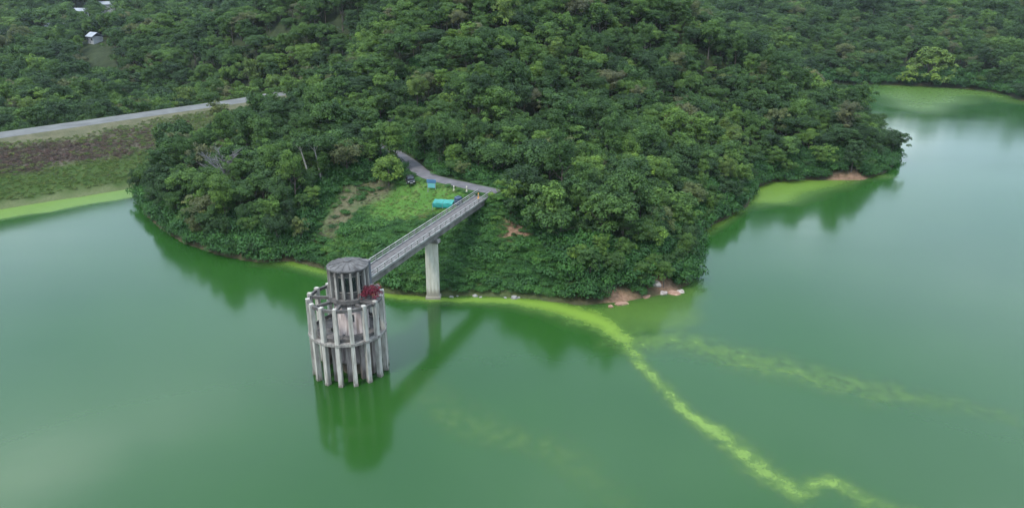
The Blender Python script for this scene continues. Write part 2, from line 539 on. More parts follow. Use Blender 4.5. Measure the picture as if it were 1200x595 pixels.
c = mixc(n, l, sep.outputs["Blue"], c, ramp(n, l, n2, [(0.3, (0.10, 0.058, 0.034)), (0.7, (0.21, 0.130, 0.085))]))
l.new(c, b.inputs["Base Color"]); b.inputs["Roughness"].default_value = 0.95
b.inputs["Specular IOR Level"].default_value = 0.1
bump(n, l, n2, 0.6, 0.25, b)
M["ground"] = m
terrain = mesh_obj("terrain", np.stack([GX, GY, GZ], -1).reshape(-1, 3), grid_faces(nx, ny), m, smooth_shade=True)
ca = terrain.data.attributes.new("zone", 'FLOAT_COLOR', 'POINT')
ca.data.foreach_set("color", fl.astype(np.float32).reshape(-1))
tag(terrain, "hilly ground under the forest sloping down to the green reservoir", kind="structure")

# ------------------------------------------------------------------ water and algae
m, n, l, b = new_mat("reservoir_water")
tc = n.new("ShaderNodeTexCoord").outputs["Object"]
f1 = noise(n, l, 0.012, 4, 0.5, tc); f2 = noise(n, l, 0.05, 4, 0.55, tc)
c = ramp(n, l, f1, [(0.35, (0.011, 0.045, 0.007)), (0.65, (0.015, 0.054, 0.008))])
c = mixc(n, l, ramp(n, l, f2, [(0.45, (0, 0, 0)), (0.75, (0.35, 0.35, 0.35))]), c, (0.018, 0.060, 0.008))
l.new(c, b.inputs["Base Color"])
mr = n.new("ShaderNodeMapRange"); mr.inputs["From Min"].default_value = 0.35; mr.inputs["From Max"].default_value = 0.65
mr.inputs["To Min"].default_value = 0.10; mr.inputs["To Max"].default_value = 0.17
l.new(noise(n, l, 0.02, 5, 0.6, tc, (0.6, 1.6, 1)), mr.inputs["Value"]); l.new(mr.outputs["Result"], b.inputs["Roughness"])
b.inputs["IOR"].default_value = 1.33
w1 = noise(n, l, 0.9, 3, 0.5, tc); w2 = noise(n, l, 0.22, 3, 0.5, tc)
wm = n.new("ShaderNodeMath"); wm.operation = 'ADD'; l.new(w1, wm.inputs[0]); l.new(w2, wm.inputs[1])
bump(n, l, wm.outputs[0], 0.05, 0.10, b)
M["water"] = m
water = mesh_obj("water", [(-420, -330, 0), (460, -330, 0), (460, 420, 0), (-60, 420, 0), (-60, 260, 0), (-98, 250, 0), (-420, -200, 0)], [tuple(range(7))], m)
tag(water, "still green algae-tinted reservoir water", kind="structure")

# algae scum: density from the drift lines and from the bays it collects in
ax_ = np.arange(-150, 260, 0.7); ay_ = np.arange(52, 396, 0.7)
AX, AY = np.meshgrid(ax_, ay_)
AD = -poly_sd(AX, AY, LAKE)                     # metres from the shore into the lake
as_, aq_ = dam_sq(AX, AY)
foot = -32.6 - 0.24 * np.clip(as_, -60, 40)


def trail(pts, widths, amp, wob=1.0):
    wp = [at(*p) for p in pts]
    xx = AX + wob * (vnoise(AX, AY, 9, 21) + 0.5 * vnoise(AX, AY, 3.5, 22)); yy = AY + wob * (vnoise(AX, AY, 9, 23) + 0.5 * vnoise(AX, AY, 3.5, 24))
    d, p = line_d(xx, yy, wp)
    w = np.interp(p, range(len(pts)), widths); a = np.interp(p, range(len(pts)), amp)
    return a * np.exp(-(d / w) ** 2)


fr = 0.75 + 0.5 * vnoise(AX, AY, 4.5, 31) + 0.35 * vnoise(AX, AY, 1.6, 32)
den = np.zeros_like(AX); tden = den
den = np.maximum(den, trail([(450, 345), (510, 350), (560, 350), (610, 353), (650, 358), (690, 370), (715, 382), (735, 398)],
                            [1.6, 1.6, 1.7, 2.2, 3.0, 3.3, 2.4, 1.8], [.95, .95, .95, 1.0, 1.05, 1.05, 1.0, .95], 0.5))
den = np.maximum(den, trail([(735, 398), (752, 422), (775, 455), (800, 484), (840, 510), (880, 540), (910, 566), (929, 580)],
                            [1.3, 1.1, 1.1, 1.2, 1.5, 1.7, 1.5, 0.9], [.95, .85, .82, .85, .82, .82, .82, .75], 0.8) * (0.65 + 0.45 * fr))
den = np.maximum(den, trail([(929, 580), (948, 566), (972, 561), (1000, 578), (1045, 592), (1100, 606)], [0.9, 1.0, 1.4, 1.5, 1.2, 1], [.75, .6, .6, .5, .42, .3], 0.8) * (0.6 + 0.5 * fr))
den = np.maximum(den, trail([(735, 398), (790, 396), (850, 412), (900, 428), (960, 444), (1020, 458), (1080, 470), (1150, 482), (1220, 494)], [3, 2.6, 3.0, 3.6, 3.6, 3.2, 2.6, 2.2, 2], [.5, .48, .48, .46, .42, .36, .28, .2, .14], 1.2))
den = np.maximum(den, trail([(500, 450), (540, 485), (600, 510), (660, 540), (720, 580)], [3, 3.4, 2.2, 2.2, 2.6], [.1, .24, .25, .2, .14], 1.5))
tden = den.copy()
bay = [at(*p) for p in ((640, 362), (690, 362), (735, 352), (785, 344), (815, 330), (820, 345), (812, 372), (790, 388), (740, 394), (705, 374))]
den = np.maximum(den, 0.52 * (1 - smooth(poly_sd(AX, AY, bay) + 1.0 * vnoise(AX, AY, 6, 41), -2.0, 2.5)) * (0.85 + 0.2 * vnoise(AX, AY, 5, 42)))
bay2 = [at(*p) for p in ((876, 206), (1030, 206), (1000, 214), (965, 224), (925, 238), (885, 240), (872, 236))]
den = np.maximum(den, 0.82 * (1 - smooth(poly_sd(AX, AY, bay2) + 2 * vnoise(AX, AY, 8, 43), -4, 5)))
bay3 = [at(*p) for p in ((1020, 92), (1100, 98), (1200, 114), (1200, 122), (1150, 114), (1115, 122), (1080, 132), (1040, 120))]
den = np.maximum(den, 0.55 * (1 - smooth(poly_sd(AX, AY, bay3) + 4 * vnoise(AX, AY, 14, 44), -10, 12)))
bay4 = [at(*p) for p in ((815, 262), (850, 252), (878, 240), (846, 262), (826, 274))]
den = np.maximum(den, 0.85 * (1 - smooth(poly_sd(AX, AY, bay4), -1, 2.5)))
den = np.maximum(den, trail([(300, 310), (345, 309), (385, 320), (420, 335), (450, 346)], [1.2, 2.0, 1.8, 1.5, 1.5], [.25, .8, .75, .8, .9], 0.4))
wd = 10.5 + 1.0 * vnoise(AX, AY, 12, 46)
off = foot - aq_                                 # metres out from the foot of the dam
den = np.maximum(den, 0.84 * (1 - smooth(off + 0.8 * vnoise(AX, AY, 4, 47), wd - 3.0, wd + 1.0)) * (off > -6) * (as_ < 45) * (AX < -60))
den *= (AD > -1.5)
den = np.clip(den, 0, 1)
rag = np.where(tden >= den - 1e-6, 1.0, 0.35) * (0.5 + 0.5 * smooth(-AY, -108, -98))
keep = den > 0.035
kf = keep[:-1, :-1] | keep[1:, :-1] | keep[:-1, 1:] | keep[1:, 1:]


def algae_sheet(sel, label):
    fsel = grid_faces(len(ax_), len(ay_), kf & sel[:-1, :-1])
    used, inv = np.unique(fsel, return_inverse=True)
    o = mesh_obj("algae", np.stack([AX.reshape(-1)[used], AY.reshape(-1)[used], np.full(len(used), 0.012)], -1), inv.reshape(-1, 4), M["algae"])
    a = o.data.attributes.new("scum", 'FLOAT', 'POINT')
    a.data.foreach_set("value", den.reshape(-1)[used].astype(np.float32))
    a = o.data.attributes.new("rag", 'FLOAT', 'POINT')
    a.data.foreach_set("value", rag.reshape(-1)[used].astype(np.float32))
    tag(o, label, kind="stuff")


m, n, l, b = new_mat("algae_scum")
da = n.new("ShaderNodeAttribute"); da.attribute_name = "scum"
tc = n.new("ShaderNodeTexCoord").outputs["Object"]
fn = noise(n, l, 0.6, 10, 0.74, tc)
mr = n.new("ShaderNodeMapRange"); mr.inputs["From Min"].default_value = 0.30; mr.inputs["From Max"].default_value = 0.70
mr.inputs["To Min"].default_value = -0.48; mr.inputs["To Max"].default_value = 0.42
l.new(fn, mr.inputs["Value"])
# ragged: noise tears the edge of the film, strongest where it is neither thick nor absent
pm = n.new("ShaderNodeMath"); pm.operation = 'SUBTRACT'; pm.inputs[0].default_value = 1.0; l.new(da.outputs["Fac"], pm.inputs[1])
pq = n.new("ShaderNodeMath"); pq.operation = 'MULTIPLY'; l.new(pm.outputs[0], pq.inputs[0]); l.new(da.outputs["Fac"], pq.inputs[1])
p4 = n.new("ShaderNodeMath"); p4.operation = 'MULTIPLY'; l.new(pq.outputs[0], p4.inputs[0]); p4.inputs[1].default_value = 4.0
pr = n.new("ShaderNodeMath"); pr.operation = 'MULTIPLY'; l.new(p4.outputs[0], pr.inputs[0])
ra = n.new("ShaderNodeAttribute"); ra.attribute_name = "rag"
rm = n.new("ShaderNodeMath"); rm.operation = 'MULTIPLY'; l.new(ra.outputs["Fac"], rm.inputs[0]); l.new(mr.outputs["Result"], rm.inputs[1])
l.new(rm.outputs[0], pr.inputs[1])
mul = n.new("ShaderNodeMath"); mul.operation = 'ADD'; mul.use_clamp = True
l.new(da.outputs["Fac"], mul.inputs[0]); l.new(pr.outputs[0], mul.inputs[1])
c = ramp(n, l, mul.outputs[0], [(0.0, (0.080, 0.142, 0.040)), (0.5, (0.082, 0.150, 0.026)), (1.0, (0.110, 0.178, 0.022))])
l.new(c, b.inputs["Base Color"]); b.inputs["Roughness"].default_value = 0.35; b.inputs["IOR"].default_value = 1.33
tr = n.new("ShaderNodeBsdfTransparent"); mx = n.new("ShaderNodeMixShader")
l.new(mul.outputs[0], mx.inputs["Fac"]); l.new(tr.outputs["BSDF"], mx.inputs[1]); l.new(b.outputs["BSDF"], mx.inputs[2])
l.new(mx.outputs["Shader"], n["Material Output"].inputs["Surface"])
M["algae"] = m
dam_side = (AX < -60) & (AY < 240) & (aq_ > -70)
east = (AX > 38) & (AY > 125)
algae_sheet(dam_side, "bright green algae band along the foot of the dam")
algae_sheet(east, "green algae collected in the bays beside the red-soil headland")
algae_sheet(~dam_side & ~east, "yellow-green algae scum along the shore and trailing across open water")

# ------------------------------------------------------------------ dam embankment with its crest road
ss = np.arange(-270, 130, 1.5)
qs = np.concatenate([np.arange(-60, -30, 3), np.arange(-30, -5.1, 1.3), [-5.0, 0, 5.0], np.arange(7, 43, 4)])
DS, DQ = np.meshgrid(ss, qs)
dfoot = -32.6 - 0.24 * np.clip(DS, -60, 40)
crest_z = CREST + 1.2 * smooth(DS, 70, 110)
up = crest_z * (DQ - dfoot) / (-5.0 - dfoot)
dn = crest_z - (DQ - 5.0) * 0.5
DZ = np.where(DQ < -5.0, up, np.where(DQ > 5.0, dn, crest_z))
def dam_bump(s_, q_): return (0.12 * vnoise(s_, q_, 4, 51) + 0.25 * vnoise(s_, q_, 9, 52)) * smooth(np.abs(q_), 5.2, 9)


bumpy = dam_bump(DS, DQ)
DZ = np.maximum(DZ + bumpy, -7)
DXY = DAM_C[None, None, :] + DS[..., None] * DAM_U + DQ[..., None] * DAM_N
t_up = np.clip((DQ - dfoot) / (-5.0 - dfoot), -0.3, 1.2) + 0.06 * vnoise(DS, DQ, 6, 53) + 0.04 * vnoise(DS, DQ, 2, 54)
dz = np.zeros(DS.shape + (4,))
dz[..., 0] = smooth(t_up, 0.44, 0.56) * (1 - smooth(t_up, 0.80, 0.95)) * (1 - smooth(DS, 10, 60) * 0.8)      # russet brush zone
dz[..., 1] = smooth(t_up, 0.80, 0.95)                                    # dry grass under the crest
dz[..., 2] = 1 - smooth(t_up, 0.04, 0.13)                                # stones by the water
dz[..., 3] = 1
m, n, l, b = new_mat("dam_slope")
za = n.new("ShaderNodeAttribute"); za.attribute_name = "zone"
sep = n.new("ShaderNodeSeparateColor"); l.new(za.outputs["Color"], sep.inputs["Color"])
n1 = noise(n, l, 0.4, 6, 0.65); n2 = noise(n, l, 2.2, 5, 0.65)
c = ramp(n, l, n1, [(0.3, (0.026, 0.048, 0.012)), (0.55, (0.038, 0.062, 0.015)), (0.75, (0.058, 0.062, 0.024))])
c = mixc(n, l, sep.outputs["Red"], c, ramp(n, l, n2, [(0.3, (0.055, 0.045, 0.034)), (0.7, (0.100, 0.074, 0.058))]))
c = mixc(n, l, sep.outputs["Green"], c, ramp(n, l, n1, [(0.3, (0.062, 0.064, 0.034)), (0.7, (0.115, 0.102, 0.062))]))
c = mixc(n, l, sep.outputs["Blue"], c, ramp(n, l, n2, [(0.3, (0.055, 0.075, 0.025)), (0.7, (0.105, 0.112, 0.055))]))
l.new(c, b.inputs["Base Color"]); b.inputs["Roughness"].default_value = 0.95; b.inputs["Specular IOR Level"].default_value = 0.1
bump(n, l, n2, 0.7, 0.2, b)
dam = mesh_obj("dam_embankment", np.concatenate([DXY, DZ[..., None]], -1).reshape(-1, 3), grid_faces(len(ss), len(qs)), m, smooth_shade=True)
ca = dam.data.attributes.new("zone", 'FLOAT_COLOR', 'POINT'); ca.data.foreach_set("color", dz.astype(np.float32).reshape(-1))
tag(dam, "long earth dam embankment with grassy and russet brush-covered slope", "dam")


def ribbon(name, pts, zs, half, mat, lift):
    v, f = [], []
    for k, (x, y) in enumerate(pts):
        a = np.array(pts[max(k - 1, 0)]); c2 = np.array(pts[min(k + 1, len(pts) - 1)])
        t = (c2 - a) / np.linalg.norm(c2 - a); nn = np.array([-t[1], t[0]])
        for e in (-1, -0.33, 0.33, 1):
            v.append((x + nn[0] * half * e, y + nn[1] * half * e, zs[k] + lift - (0.1 if abs(e) == 1 else 0)))
        if k:
            for j in range(3): f.append((4 * k - 4 + j, 4 * k - 3 + j, 4 * k + 1 + j, 4 * k + j))
    return mesh_obj(name, v, f, mat, smooth_shade=True)


cr = [dam_pt(s_, 0) for s_ in np.arange(-265, 124, 4)]
crest_road = ribbon("crest_road", cr, list(CREST + 1.2 * smooth(np.arange(-265, 124, 4), 70, 110)), 4.7, M["gravel_road"], 0.12)
tag(crest_road, "pale grey road running along the dam crest", kind="structure")


def resample(pts, step):
    p = np.array(pts, float); L = np.concatenate([[0], np.cumsum(np.hypot(*np.diff(p, axis=0).T))])
    # smooth Catmull-like resampling via dense linear + box filter
    u = np.arange(0, L[-1], step / 4); x = np.interp(u, L, p[:, 0]); y = np.interp(u, L, p[:, 1])
    k = np.ones(13) / 13
    xs = np.convolve(np.pad(x, 6, mode='edge'), k, 'valid'); ys = np.convolve(np.pad(y, 6, mode='edge'), k, 'valid')
    return list(zip(xs[::4], ys[::4]))


rp = resample(ROAD, 1.5)
rzs = [float(height(np.array([p[0]]), np.array([p[1]]))[0][0]) for p in rp]
acc = ribbon("access_road", rp, rzs, 1.9, M["road"], 0.14)
tag(acc, "worn pinkish-grey road leaving the forest for the bridge end", kind="structure")

# ------------------------------------------------------------------ intake tower
TX, TY = at(412, 431)
tower = empty("intake_tower", (TX, TY, 0))
tag(tower, "weathered concrete intake tower with ring of tall columns and domed-roof cabin", "tower")
RC, TOP, MID = 4.85, 11.2, 6.1
LAND_END = np.array(at(566, 229, 12.0))
bdir = LAND_END - np.array([TX, TY]); BLEN = float(np.linalg.norm(bdir)); bdir /= BLEN
BANG = math.atan2(bdir[1], bdir[0])

col_bm = MB()
col_bm.box((0, 0, 1.6), (0.62, 0.50, 9.2), 0, 0.86, 0.05)        # rises from below the water line
col_m = MB(); col_m.box((0, 0, (TOP - 3.0) / 2 ), (0.66, 0.56, TOP + 3.0), 0, 0.88, 0.05)
base_col = None
for k in range(16):
    a = R(-90 - 4 + 22.5 * k)
    if base_col is None:
        base_col = col_m.build("column", M["column"], tower)
        o = base_col
    else:
        o = copy_obj(base_col, tower)
    o.location = (RC * math.cos(a), RC * math.sin(a), 0)
    o.rotation_euler = (0, 0, a)
foot_b = None
for k in range(16):
    a = R(-90 - 4 + 22.5 * k)
    if foot_b is None:
        foot_b = MB().box((0, 0, 0.1), (0.72, 0.62, 0.7), 0, 0.9, 0.06).build("column_foot", M["column"], tower); o = foot_b
    else: o = copy_obj(foot_b, tower)
    o.location = ((RC + 0.03) * math.cos(a), (RC + 0.03) * math.sin(a), 0); o.rotation_euler = (0, 0, a)


def ring(r0, r1, z0, z1, n=16, a0=R(-94)):
    mb = MB(); vv = []; ff = []
    for i in range(n):
        a = a0 + 2 * math.pi * i / n
        for r, z in ((r0, z0), (r1, z0), (r1, z1), (r0, z1)):
            vv.append((r * math.cos(a), r * math.sin(a), z))
    for i in range(n):
        j = (i + 1) % n
        for k in range(4):
            k2 = (k + 1) % 4
            ff.append((4 * i + k, 4 * j + k, 4 * j + k2, 4 * i + k2))
    return mb.add(vv, ff)


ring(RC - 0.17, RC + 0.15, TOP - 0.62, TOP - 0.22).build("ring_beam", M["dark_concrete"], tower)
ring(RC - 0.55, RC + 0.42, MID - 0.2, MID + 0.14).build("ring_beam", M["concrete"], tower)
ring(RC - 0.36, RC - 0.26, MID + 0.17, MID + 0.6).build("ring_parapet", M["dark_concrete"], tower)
spoke = None
for lvl in (TOP - 0.62, MID - 0.1):
    for k in range(8):
        a = R(-94 + 45 * k)
        if spoke is None:
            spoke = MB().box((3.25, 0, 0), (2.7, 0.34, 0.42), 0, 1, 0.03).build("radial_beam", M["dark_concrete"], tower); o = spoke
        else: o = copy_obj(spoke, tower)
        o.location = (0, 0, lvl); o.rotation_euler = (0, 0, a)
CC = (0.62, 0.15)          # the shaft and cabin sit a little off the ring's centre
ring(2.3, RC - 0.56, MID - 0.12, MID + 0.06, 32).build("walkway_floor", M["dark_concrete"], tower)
# second, inner circle of slimmer posts below the walkway
ip = None
for k in range(12):
    a = R(-80 + 30 * k)
    if ip is None:
        ip = MB().box((0, 0, (MID - 3.0) / 2 - 0.2), (0.5, 0.62, MID + 2.6), 0, 1, 0.04).build("inner_post", M["pink_plaster"], tower); o = ip
    else: o = copy_obj(ip, tower)
    o.location = (3.5 * math.cos(a), 3.5 * math.sin(a), 0); o.rotation_euler = (0, 0, a)
MB().lathe([(2.2, 1.75), (2.36, 1.75), (2.36, 2.1), (2.25, 2.15), (2.25, TOP - 0.55)], 40, (*CC, 0)).build("shaft", M["pink_plaster"], tower, True)
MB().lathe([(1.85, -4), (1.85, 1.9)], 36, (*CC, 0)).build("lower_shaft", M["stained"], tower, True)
for a_, z_ in ((-78, 8.6), (-58, 4.6), (-100, 4.0)):
    a = R(a_)
    MB().box((CC[0] + 2.24 * math.cos(a), CC[1] + 2.24 * math.sin(a), z_), (0.12, 0.55, 1.0), a).build("shaft_opening", M["glass"], tower)
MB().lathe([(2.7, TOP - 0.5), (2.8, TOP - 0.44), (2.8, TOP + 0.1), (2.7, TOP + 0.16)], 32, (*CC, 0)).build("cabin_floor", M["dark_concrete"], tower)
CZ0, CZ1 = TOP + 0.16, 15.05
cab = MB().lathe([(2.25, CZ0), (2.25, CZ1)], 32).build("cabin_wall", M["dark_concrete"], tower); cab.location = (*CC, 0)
fin = win = None
for k in range(16):
    a = R(-90 - 4 + 22.5 * k)
    if abs(math.remainder(a - BANG, 2 * math.pi)) < 0.40: continue
    if fin is None:
        fin = MB().box((2.46, 0, (CZ0 + CZ1) / 2), (0.5, 0.3, CZ1 - CZ0 - 0.01), 0, 1, 0.03).build("fin", M["concrete"], tower); o = fin
    else: o = copy_obj(fin, tower)
    o.rotation_euler = (0, 0, a); o.location = (*CC, 0)
    a += R(11.25)
    if abs(math.remainder(a - BANG, 2 * math.pi)) < 0.55: continue
    if win is None:
        win = MB().box((2.235, 0, CZ0 + 1.95), (0.08, 0.44, 2.0)).build("window", M["glass"], tower)
        wf = MB().box((2.27, 0, CZ0 + 3.02), (0.14, 0.56, 0.12)).build("lintel", M["concrete"], win)
        ws = MB().box((2.27, 0, CZ0 + 0.9), (0.16, 0.56, 0.12)).build("sill", M["concrete"], win); o = win
    else:
        o = copy_obj(win, tower); copy_obj(wf, o); copy_obj(ws, o)
    o.rotation_euler = (0, 0, a); o.location = (*CC, 0)
roof = MB().lathe([(2.1, CZ1 + 0.002), (2.70, CZ1 + 0.03), (2.73, CZ1 + 0.08), (2.73, CZ1 + 0.26), (2.66, CZ1 + 0.32), (2.5, CZ1 + 0.36), (1.5, CZ1 + 0.66), (0.35, CZ1 + 0.80)], 32).build("roof", M["roof"], tower)
roof.location = (*CC, 0)
for k in range(16):
    a = R(-94 + 22.5 * k)
    MB().tube([(2.55 * math.cos(a), 2.55 * math.sin(a), CZ1 + 0.44), (1.5 * math.cos(a), 1.5 * math.sin(a), CZ1 + 0.67), (0.4 * math.cos(a), 0.4 * math.sin(a), CZ1 + 0.80)], 0.035, 5).build("seam", M["dark_concrete"], roof)
MB().lathe([(0.5, 0), (0.5, 0.12), (0.3, 0.16)], 16, (0, 0, CZ1 + 0.77)).build("cap", M["roof"], roof)
# entrance lobby on the bridge side
lob = MB().box((2.75, 0, CZ0 + 1.72), (1.7, 2.5, 3.3), 0, 1, 0.03).build("lobby", M["metal"], tower); lob.rotation_euler = (0, 0, BANG); lob.location = (*CC, 0)
MB().box((3.63, 0, CZ0 + 1.25), (0.08, 1.1, 2.1)).build("door", M["glass"], lob)
MB().box((2.75, 0, CZ0 + 3.45), (1.95, 2.75, 0.14), 0, 1, 0.03).build("lobby_roof", M["roof"], lob)
MB().box((3.55, 0, TOP - 0.22), (2.0, 3.3, 0.5), 0, 1, 0.03).build("landing", M["concrete"], tower).rotation_euler = (0, 0, BANG)
led = R(-22)
MB().box((3.9, 0, TOP - 0.25), (2.4, 2.0, 0.24), 0, 1, 0.03).build("ledge", M["dark_concrete"], tower).rotation_euler = (0, 0, led)

# ------------------------------------------------------------------ footbridge
bridge = empty("footbridge", (TX, TY, 0), BANG)
tag(bridge, "narrow concrete bridge with white railings from the tower to the shore", "bridge")
B0, B1, BW, DZK = 4.3, BLEN + 0.8, 2.85, 12.0
npan = 22; pl = (B1 - B0) / npan
pan = MB().box((0, 0, 0), (pl - 0.05, BW - 0.35, 0.22), 0, 1, 0.02).build("deck_panel", M["deck"], bridge)
for k in range(npan):
    o = pan if k == 0 else copy_obj(pan, bridge)
    o.location = (B0 + pl * (k + 0.5), 0, DZK - 0.11 + (0.006 if k % 3 == 1 else 0))
for s_ in (-1, 1):
    MB().box(((B0 + B1) / 2, s_ * (BW / 2 - 0.45), DZK - 0.72), (B1 - B0 - 0.1, 0.4, 0.98), 0, 1, 0.03).build("girder", M["girder"], bridge)
    MB().box(((B0 + B1) / 2, s_ * (BW / 2 - 0.09), DZK - 0.02), (B1 - B0, 0.2, 0.34), 0, 1, 0.03).build("kerb", M["rail"], bridge)
    MB().box(((B0 + B1) / 2, s_ * (BW / 2 - 0.09), DZK + 0.86), (B1 - B0, 0.13, 0.13), 0, 1, 0.02).build("handrail", M["rail"], bridge)
    MB().box(((B0 + B1) / 2, s_ * (BW / 2 - 0.09), DZK + 0.48), (B1 - B0, 0.07, 0.07)).build("mid_rail", M["rail"], bridge)
rpst = None
for s_ in (-1, 1):
    for k in range(npan + 1):
        if rpst is None:
            rpst = MB().box((0, 0, 0.31), (0.12, 0.12, 0.62)).build("railing_post", M["rail"], bridge); o = rpst
        else: o = copy_obj(rpst, bridge)
        o.location = (min(max(B0 + pl * k, B0 + 0.08), B1 - 0.08), s_ * (BW / 2 - 0.09), DZK + 0.152)
# pier
PT = 0.535 * BLEN
pier = empty("bridge_pier", (TX + bdir[0] * PT, TY + bdir[1] * PT, 0), BANG)
tag(pier, "tall cream concrete pier holding up the middle of the bridge", "pier")
PR = -BANG          # the wall of the pier faces the lake square on
MB().box((0, 0, 4.3), (2.15, 1.3, 11.3), PR, 0.94, 0.08).build("shaft", M["pier"], pier)
MB().box((0, 0, 10.27), (1.0, 2.9, 0.64), 0, 1, 0.05).build("cap_beam", M["concrete"], pier)
MB().box((0, 0, -0.1), (2.6, 1.7, 1.2), PR, 0.95, 0.08).build("footing", M["pier"], pier)
# abutment
abut = MB().box((BLEN + 1.5, 0, DZK - 1.9), (1.35, 3.6, 3.4), 0, 1, 0.05).build("bridge_abutment", M["concrete"])
abut.location = (TX, TY, 0); abut.rotation_euler = (0, 0, BANG)
tag(abut, "grey concrete abutment under the shore end of the bridge", "abutment")

# ------------------------------------------------------------------ foliage meshes
def leaf_cloud(lobes, leaf, n_per, up_bias=0.35, seed=0, flat=1.0, drop=0.0):
    """many leaf-sized faces over a set of clumps; returns verts, faces, per-face leaf value"""
    r = np.random.default_rng(seed)
    V, Lf = [], []
    for (cx, cy, cz, rad) in lobes:
        k = max(6, int(n_per * (rad ** 2)))
        dirs = r.normal(size=(k, 3)); dirs /= np.linalg.norm(dirs, axis=1)[:, None]
        dirs[:, 2] = np.where(dirs[:, 2] < -0.3, -dirs[:, 2] * 0.8, dirs[:, 2])
        rr = rad * (0.74 + 0.32 * r.random(k) ** 0.8)
        p = np.array([cx, cy, cz]) + dirs * rr[:, None] * np.array([1, 1, flat])
        nrm = dirs * 1.0 + np.array([0, 0, up_bias]) + r.normal(size=(k, 3)) * 0.33
        nrm /= np.linalg.norm(nrm, axis=1)[:, None]
        t = np.cross(nrm, r.normal(size=(k, 3))); t /= np.linalg.norm(t, axis=1)[:, None] + 1e-9
        b2 = np.cross(nrm, t)
        sz = leaf * (0.55 + 0.8 * r.random(k))[:, None]
        droop = nrm * sz * 0.28
        q = np.stack([p - t * sz - droop, p - b2 * sz * 0.62, p + t * sz - droop, p + b2 * sz * 0.62], 1)
        V.append(q)
        lv = 0.5 + r.normal() * 0.2
        Lf.append(np.clip(lv + r.normal(size=k) * 0.14, 0, 1))
    V = np.concatenate(V).reshape(-1, 3); Lf = np.concatenate(Lf)
    F = np.arange(len(V)).reshape(-1, 4)
    return V, F, Lf


def set_leaf(me, vals):
    a = me.attributes.new("leaf", 'FLOAT', 'FACE'); a.data.foreach_set("value", np.asarray(vals, np.float32))


def crown_lobes(kind, seed):
    r = np.random.default_rng(seed); L = []
    if kind == "round": rx, z0, z1, nl, lr = 3.0, 1.6, 7.9, 30, (0.7, 1.45)
    elif kind == "spreading": rx, z0, z1, nl, lr = 3.9, 2.4, 7.2, 38, (0.7, 1.5)
    else: rx, z0, z1, nl, lr = 2.4, 2.0, 9.8, 30, (0.65, 1.25)
    cz, hz = (z0 + z1) / 2, (z1 - z0) / 2
    fine = r.random()
    nl = int(nl * (1 + 0.9 * fine)); lr = (lr[0] * (1 - 0.3 * fine), lr[1] * (1 - 0.38 * fine))
    off = r.normal(size=(4, 2)) * rx * 0.3
    for i in range(nl):
        d = r.normal(size=3); d /= np.linalg.norm(d)
        if d[2] < -0.45: d[2] *= -1
        k = 0.62 + 0.36 * r.random()
        b_ = off[r.integers(4)]
        wob = 1 + 0.18 * math.sin(3 * math.atan2(d[1], d[0]) + seed)
        L.append((d[0] * rx * k * wob * 0.9 + b_[0], d[1] * rx * k * wob * 0.9 + b_[1], cz + d[2] * hz * k, lr[0] + (lr[1] - lr[0]) * r.random()))
    for i in range(6):
        L.append((r.normal() * rx * 0.3, r.normal() * rx * 0.3, cz + r.normal() * hz * 0.25, 1.2))
    return L


def trunk_mesh(kind, seed):
    r = np.random.default_rng(seed + 99); mb = MB()
    h = {"round": 5.0, "spreading": 5.0, "tall": 6.6}[kind]
    lean = r.normal(size=2) * 0.25
    mb.tube([(0, 0, -0.8), (0, 0, 0.4), (lean[0] * .5, lean[1] * .5, h * .5), (lean[0], lean[1], h)], [0.26, 0.2, 0.15, 0.07], 6)
    for i in range(6):
        a = i * 2.4 + r.random(); z = h * (0.42 + 0.09 * i); L = 1.9 * (1.25 if kind == "spreading" else 0.9)
        f = z / h
        mb.tube([(lean[0] * f, lean[1] * f, z), (lean[0] * f + math.cos(a) * L * .5, lean[1] * f + math.sin(a) * L * .5, z + .6), (lean[0] * f + math.cos(a) * L, lean[1] * f + math.sin(a) * L, z + 1.5)], [0.09, 0.065, 0.025], 5)
    return mb


KINDS = ["round"] * 5 + ["spreading"] * 5 + ["tall"] * 4
CROWN, TRUNK, WHOLE = [], [], []
lib = bpy.data.collections.new("tree_shapes")
for i, kd in enumerate(KINDS):
    V, F, Lf = leaf_cloud(crown_lobes(kd, 11 + i), [0.18, 0.145, 0.22][i % 3], [110, 160, 78][i % 3], 0.35, 5 + i, [0.9, 0.7, 1.0, 0.8][i % 4])
    o = mesh_obj("crown", V, F, M["leaf"]); set_leaf(o.data, Lf); COL.objects.unlink(o); CROWN.append(o)
    tm = trunk_mesh(kd, i)
    t = tm.build("trunk", M["bark"]); COL.objects.unlink(t); TRUNK.append(t)
    W = list(map(tuple, V)) + tm.v; WF = [tuple(f) for f in F] + [tuple(j + len(V) for j in f) for f in tm.f]
    w = mesh_obj("tree_shape_%02d" % i, W, WF, [M["leaf"], M["bark"]], mat_idx=[0] * len(F) + [1] * len(tm.f))
    set_leaf(w.data, np.concatenate([Lf, np.full(len(tm.f), .5)])); COL.objects.unlink(w); lib.objects.link(w); WHOLE.append(w)


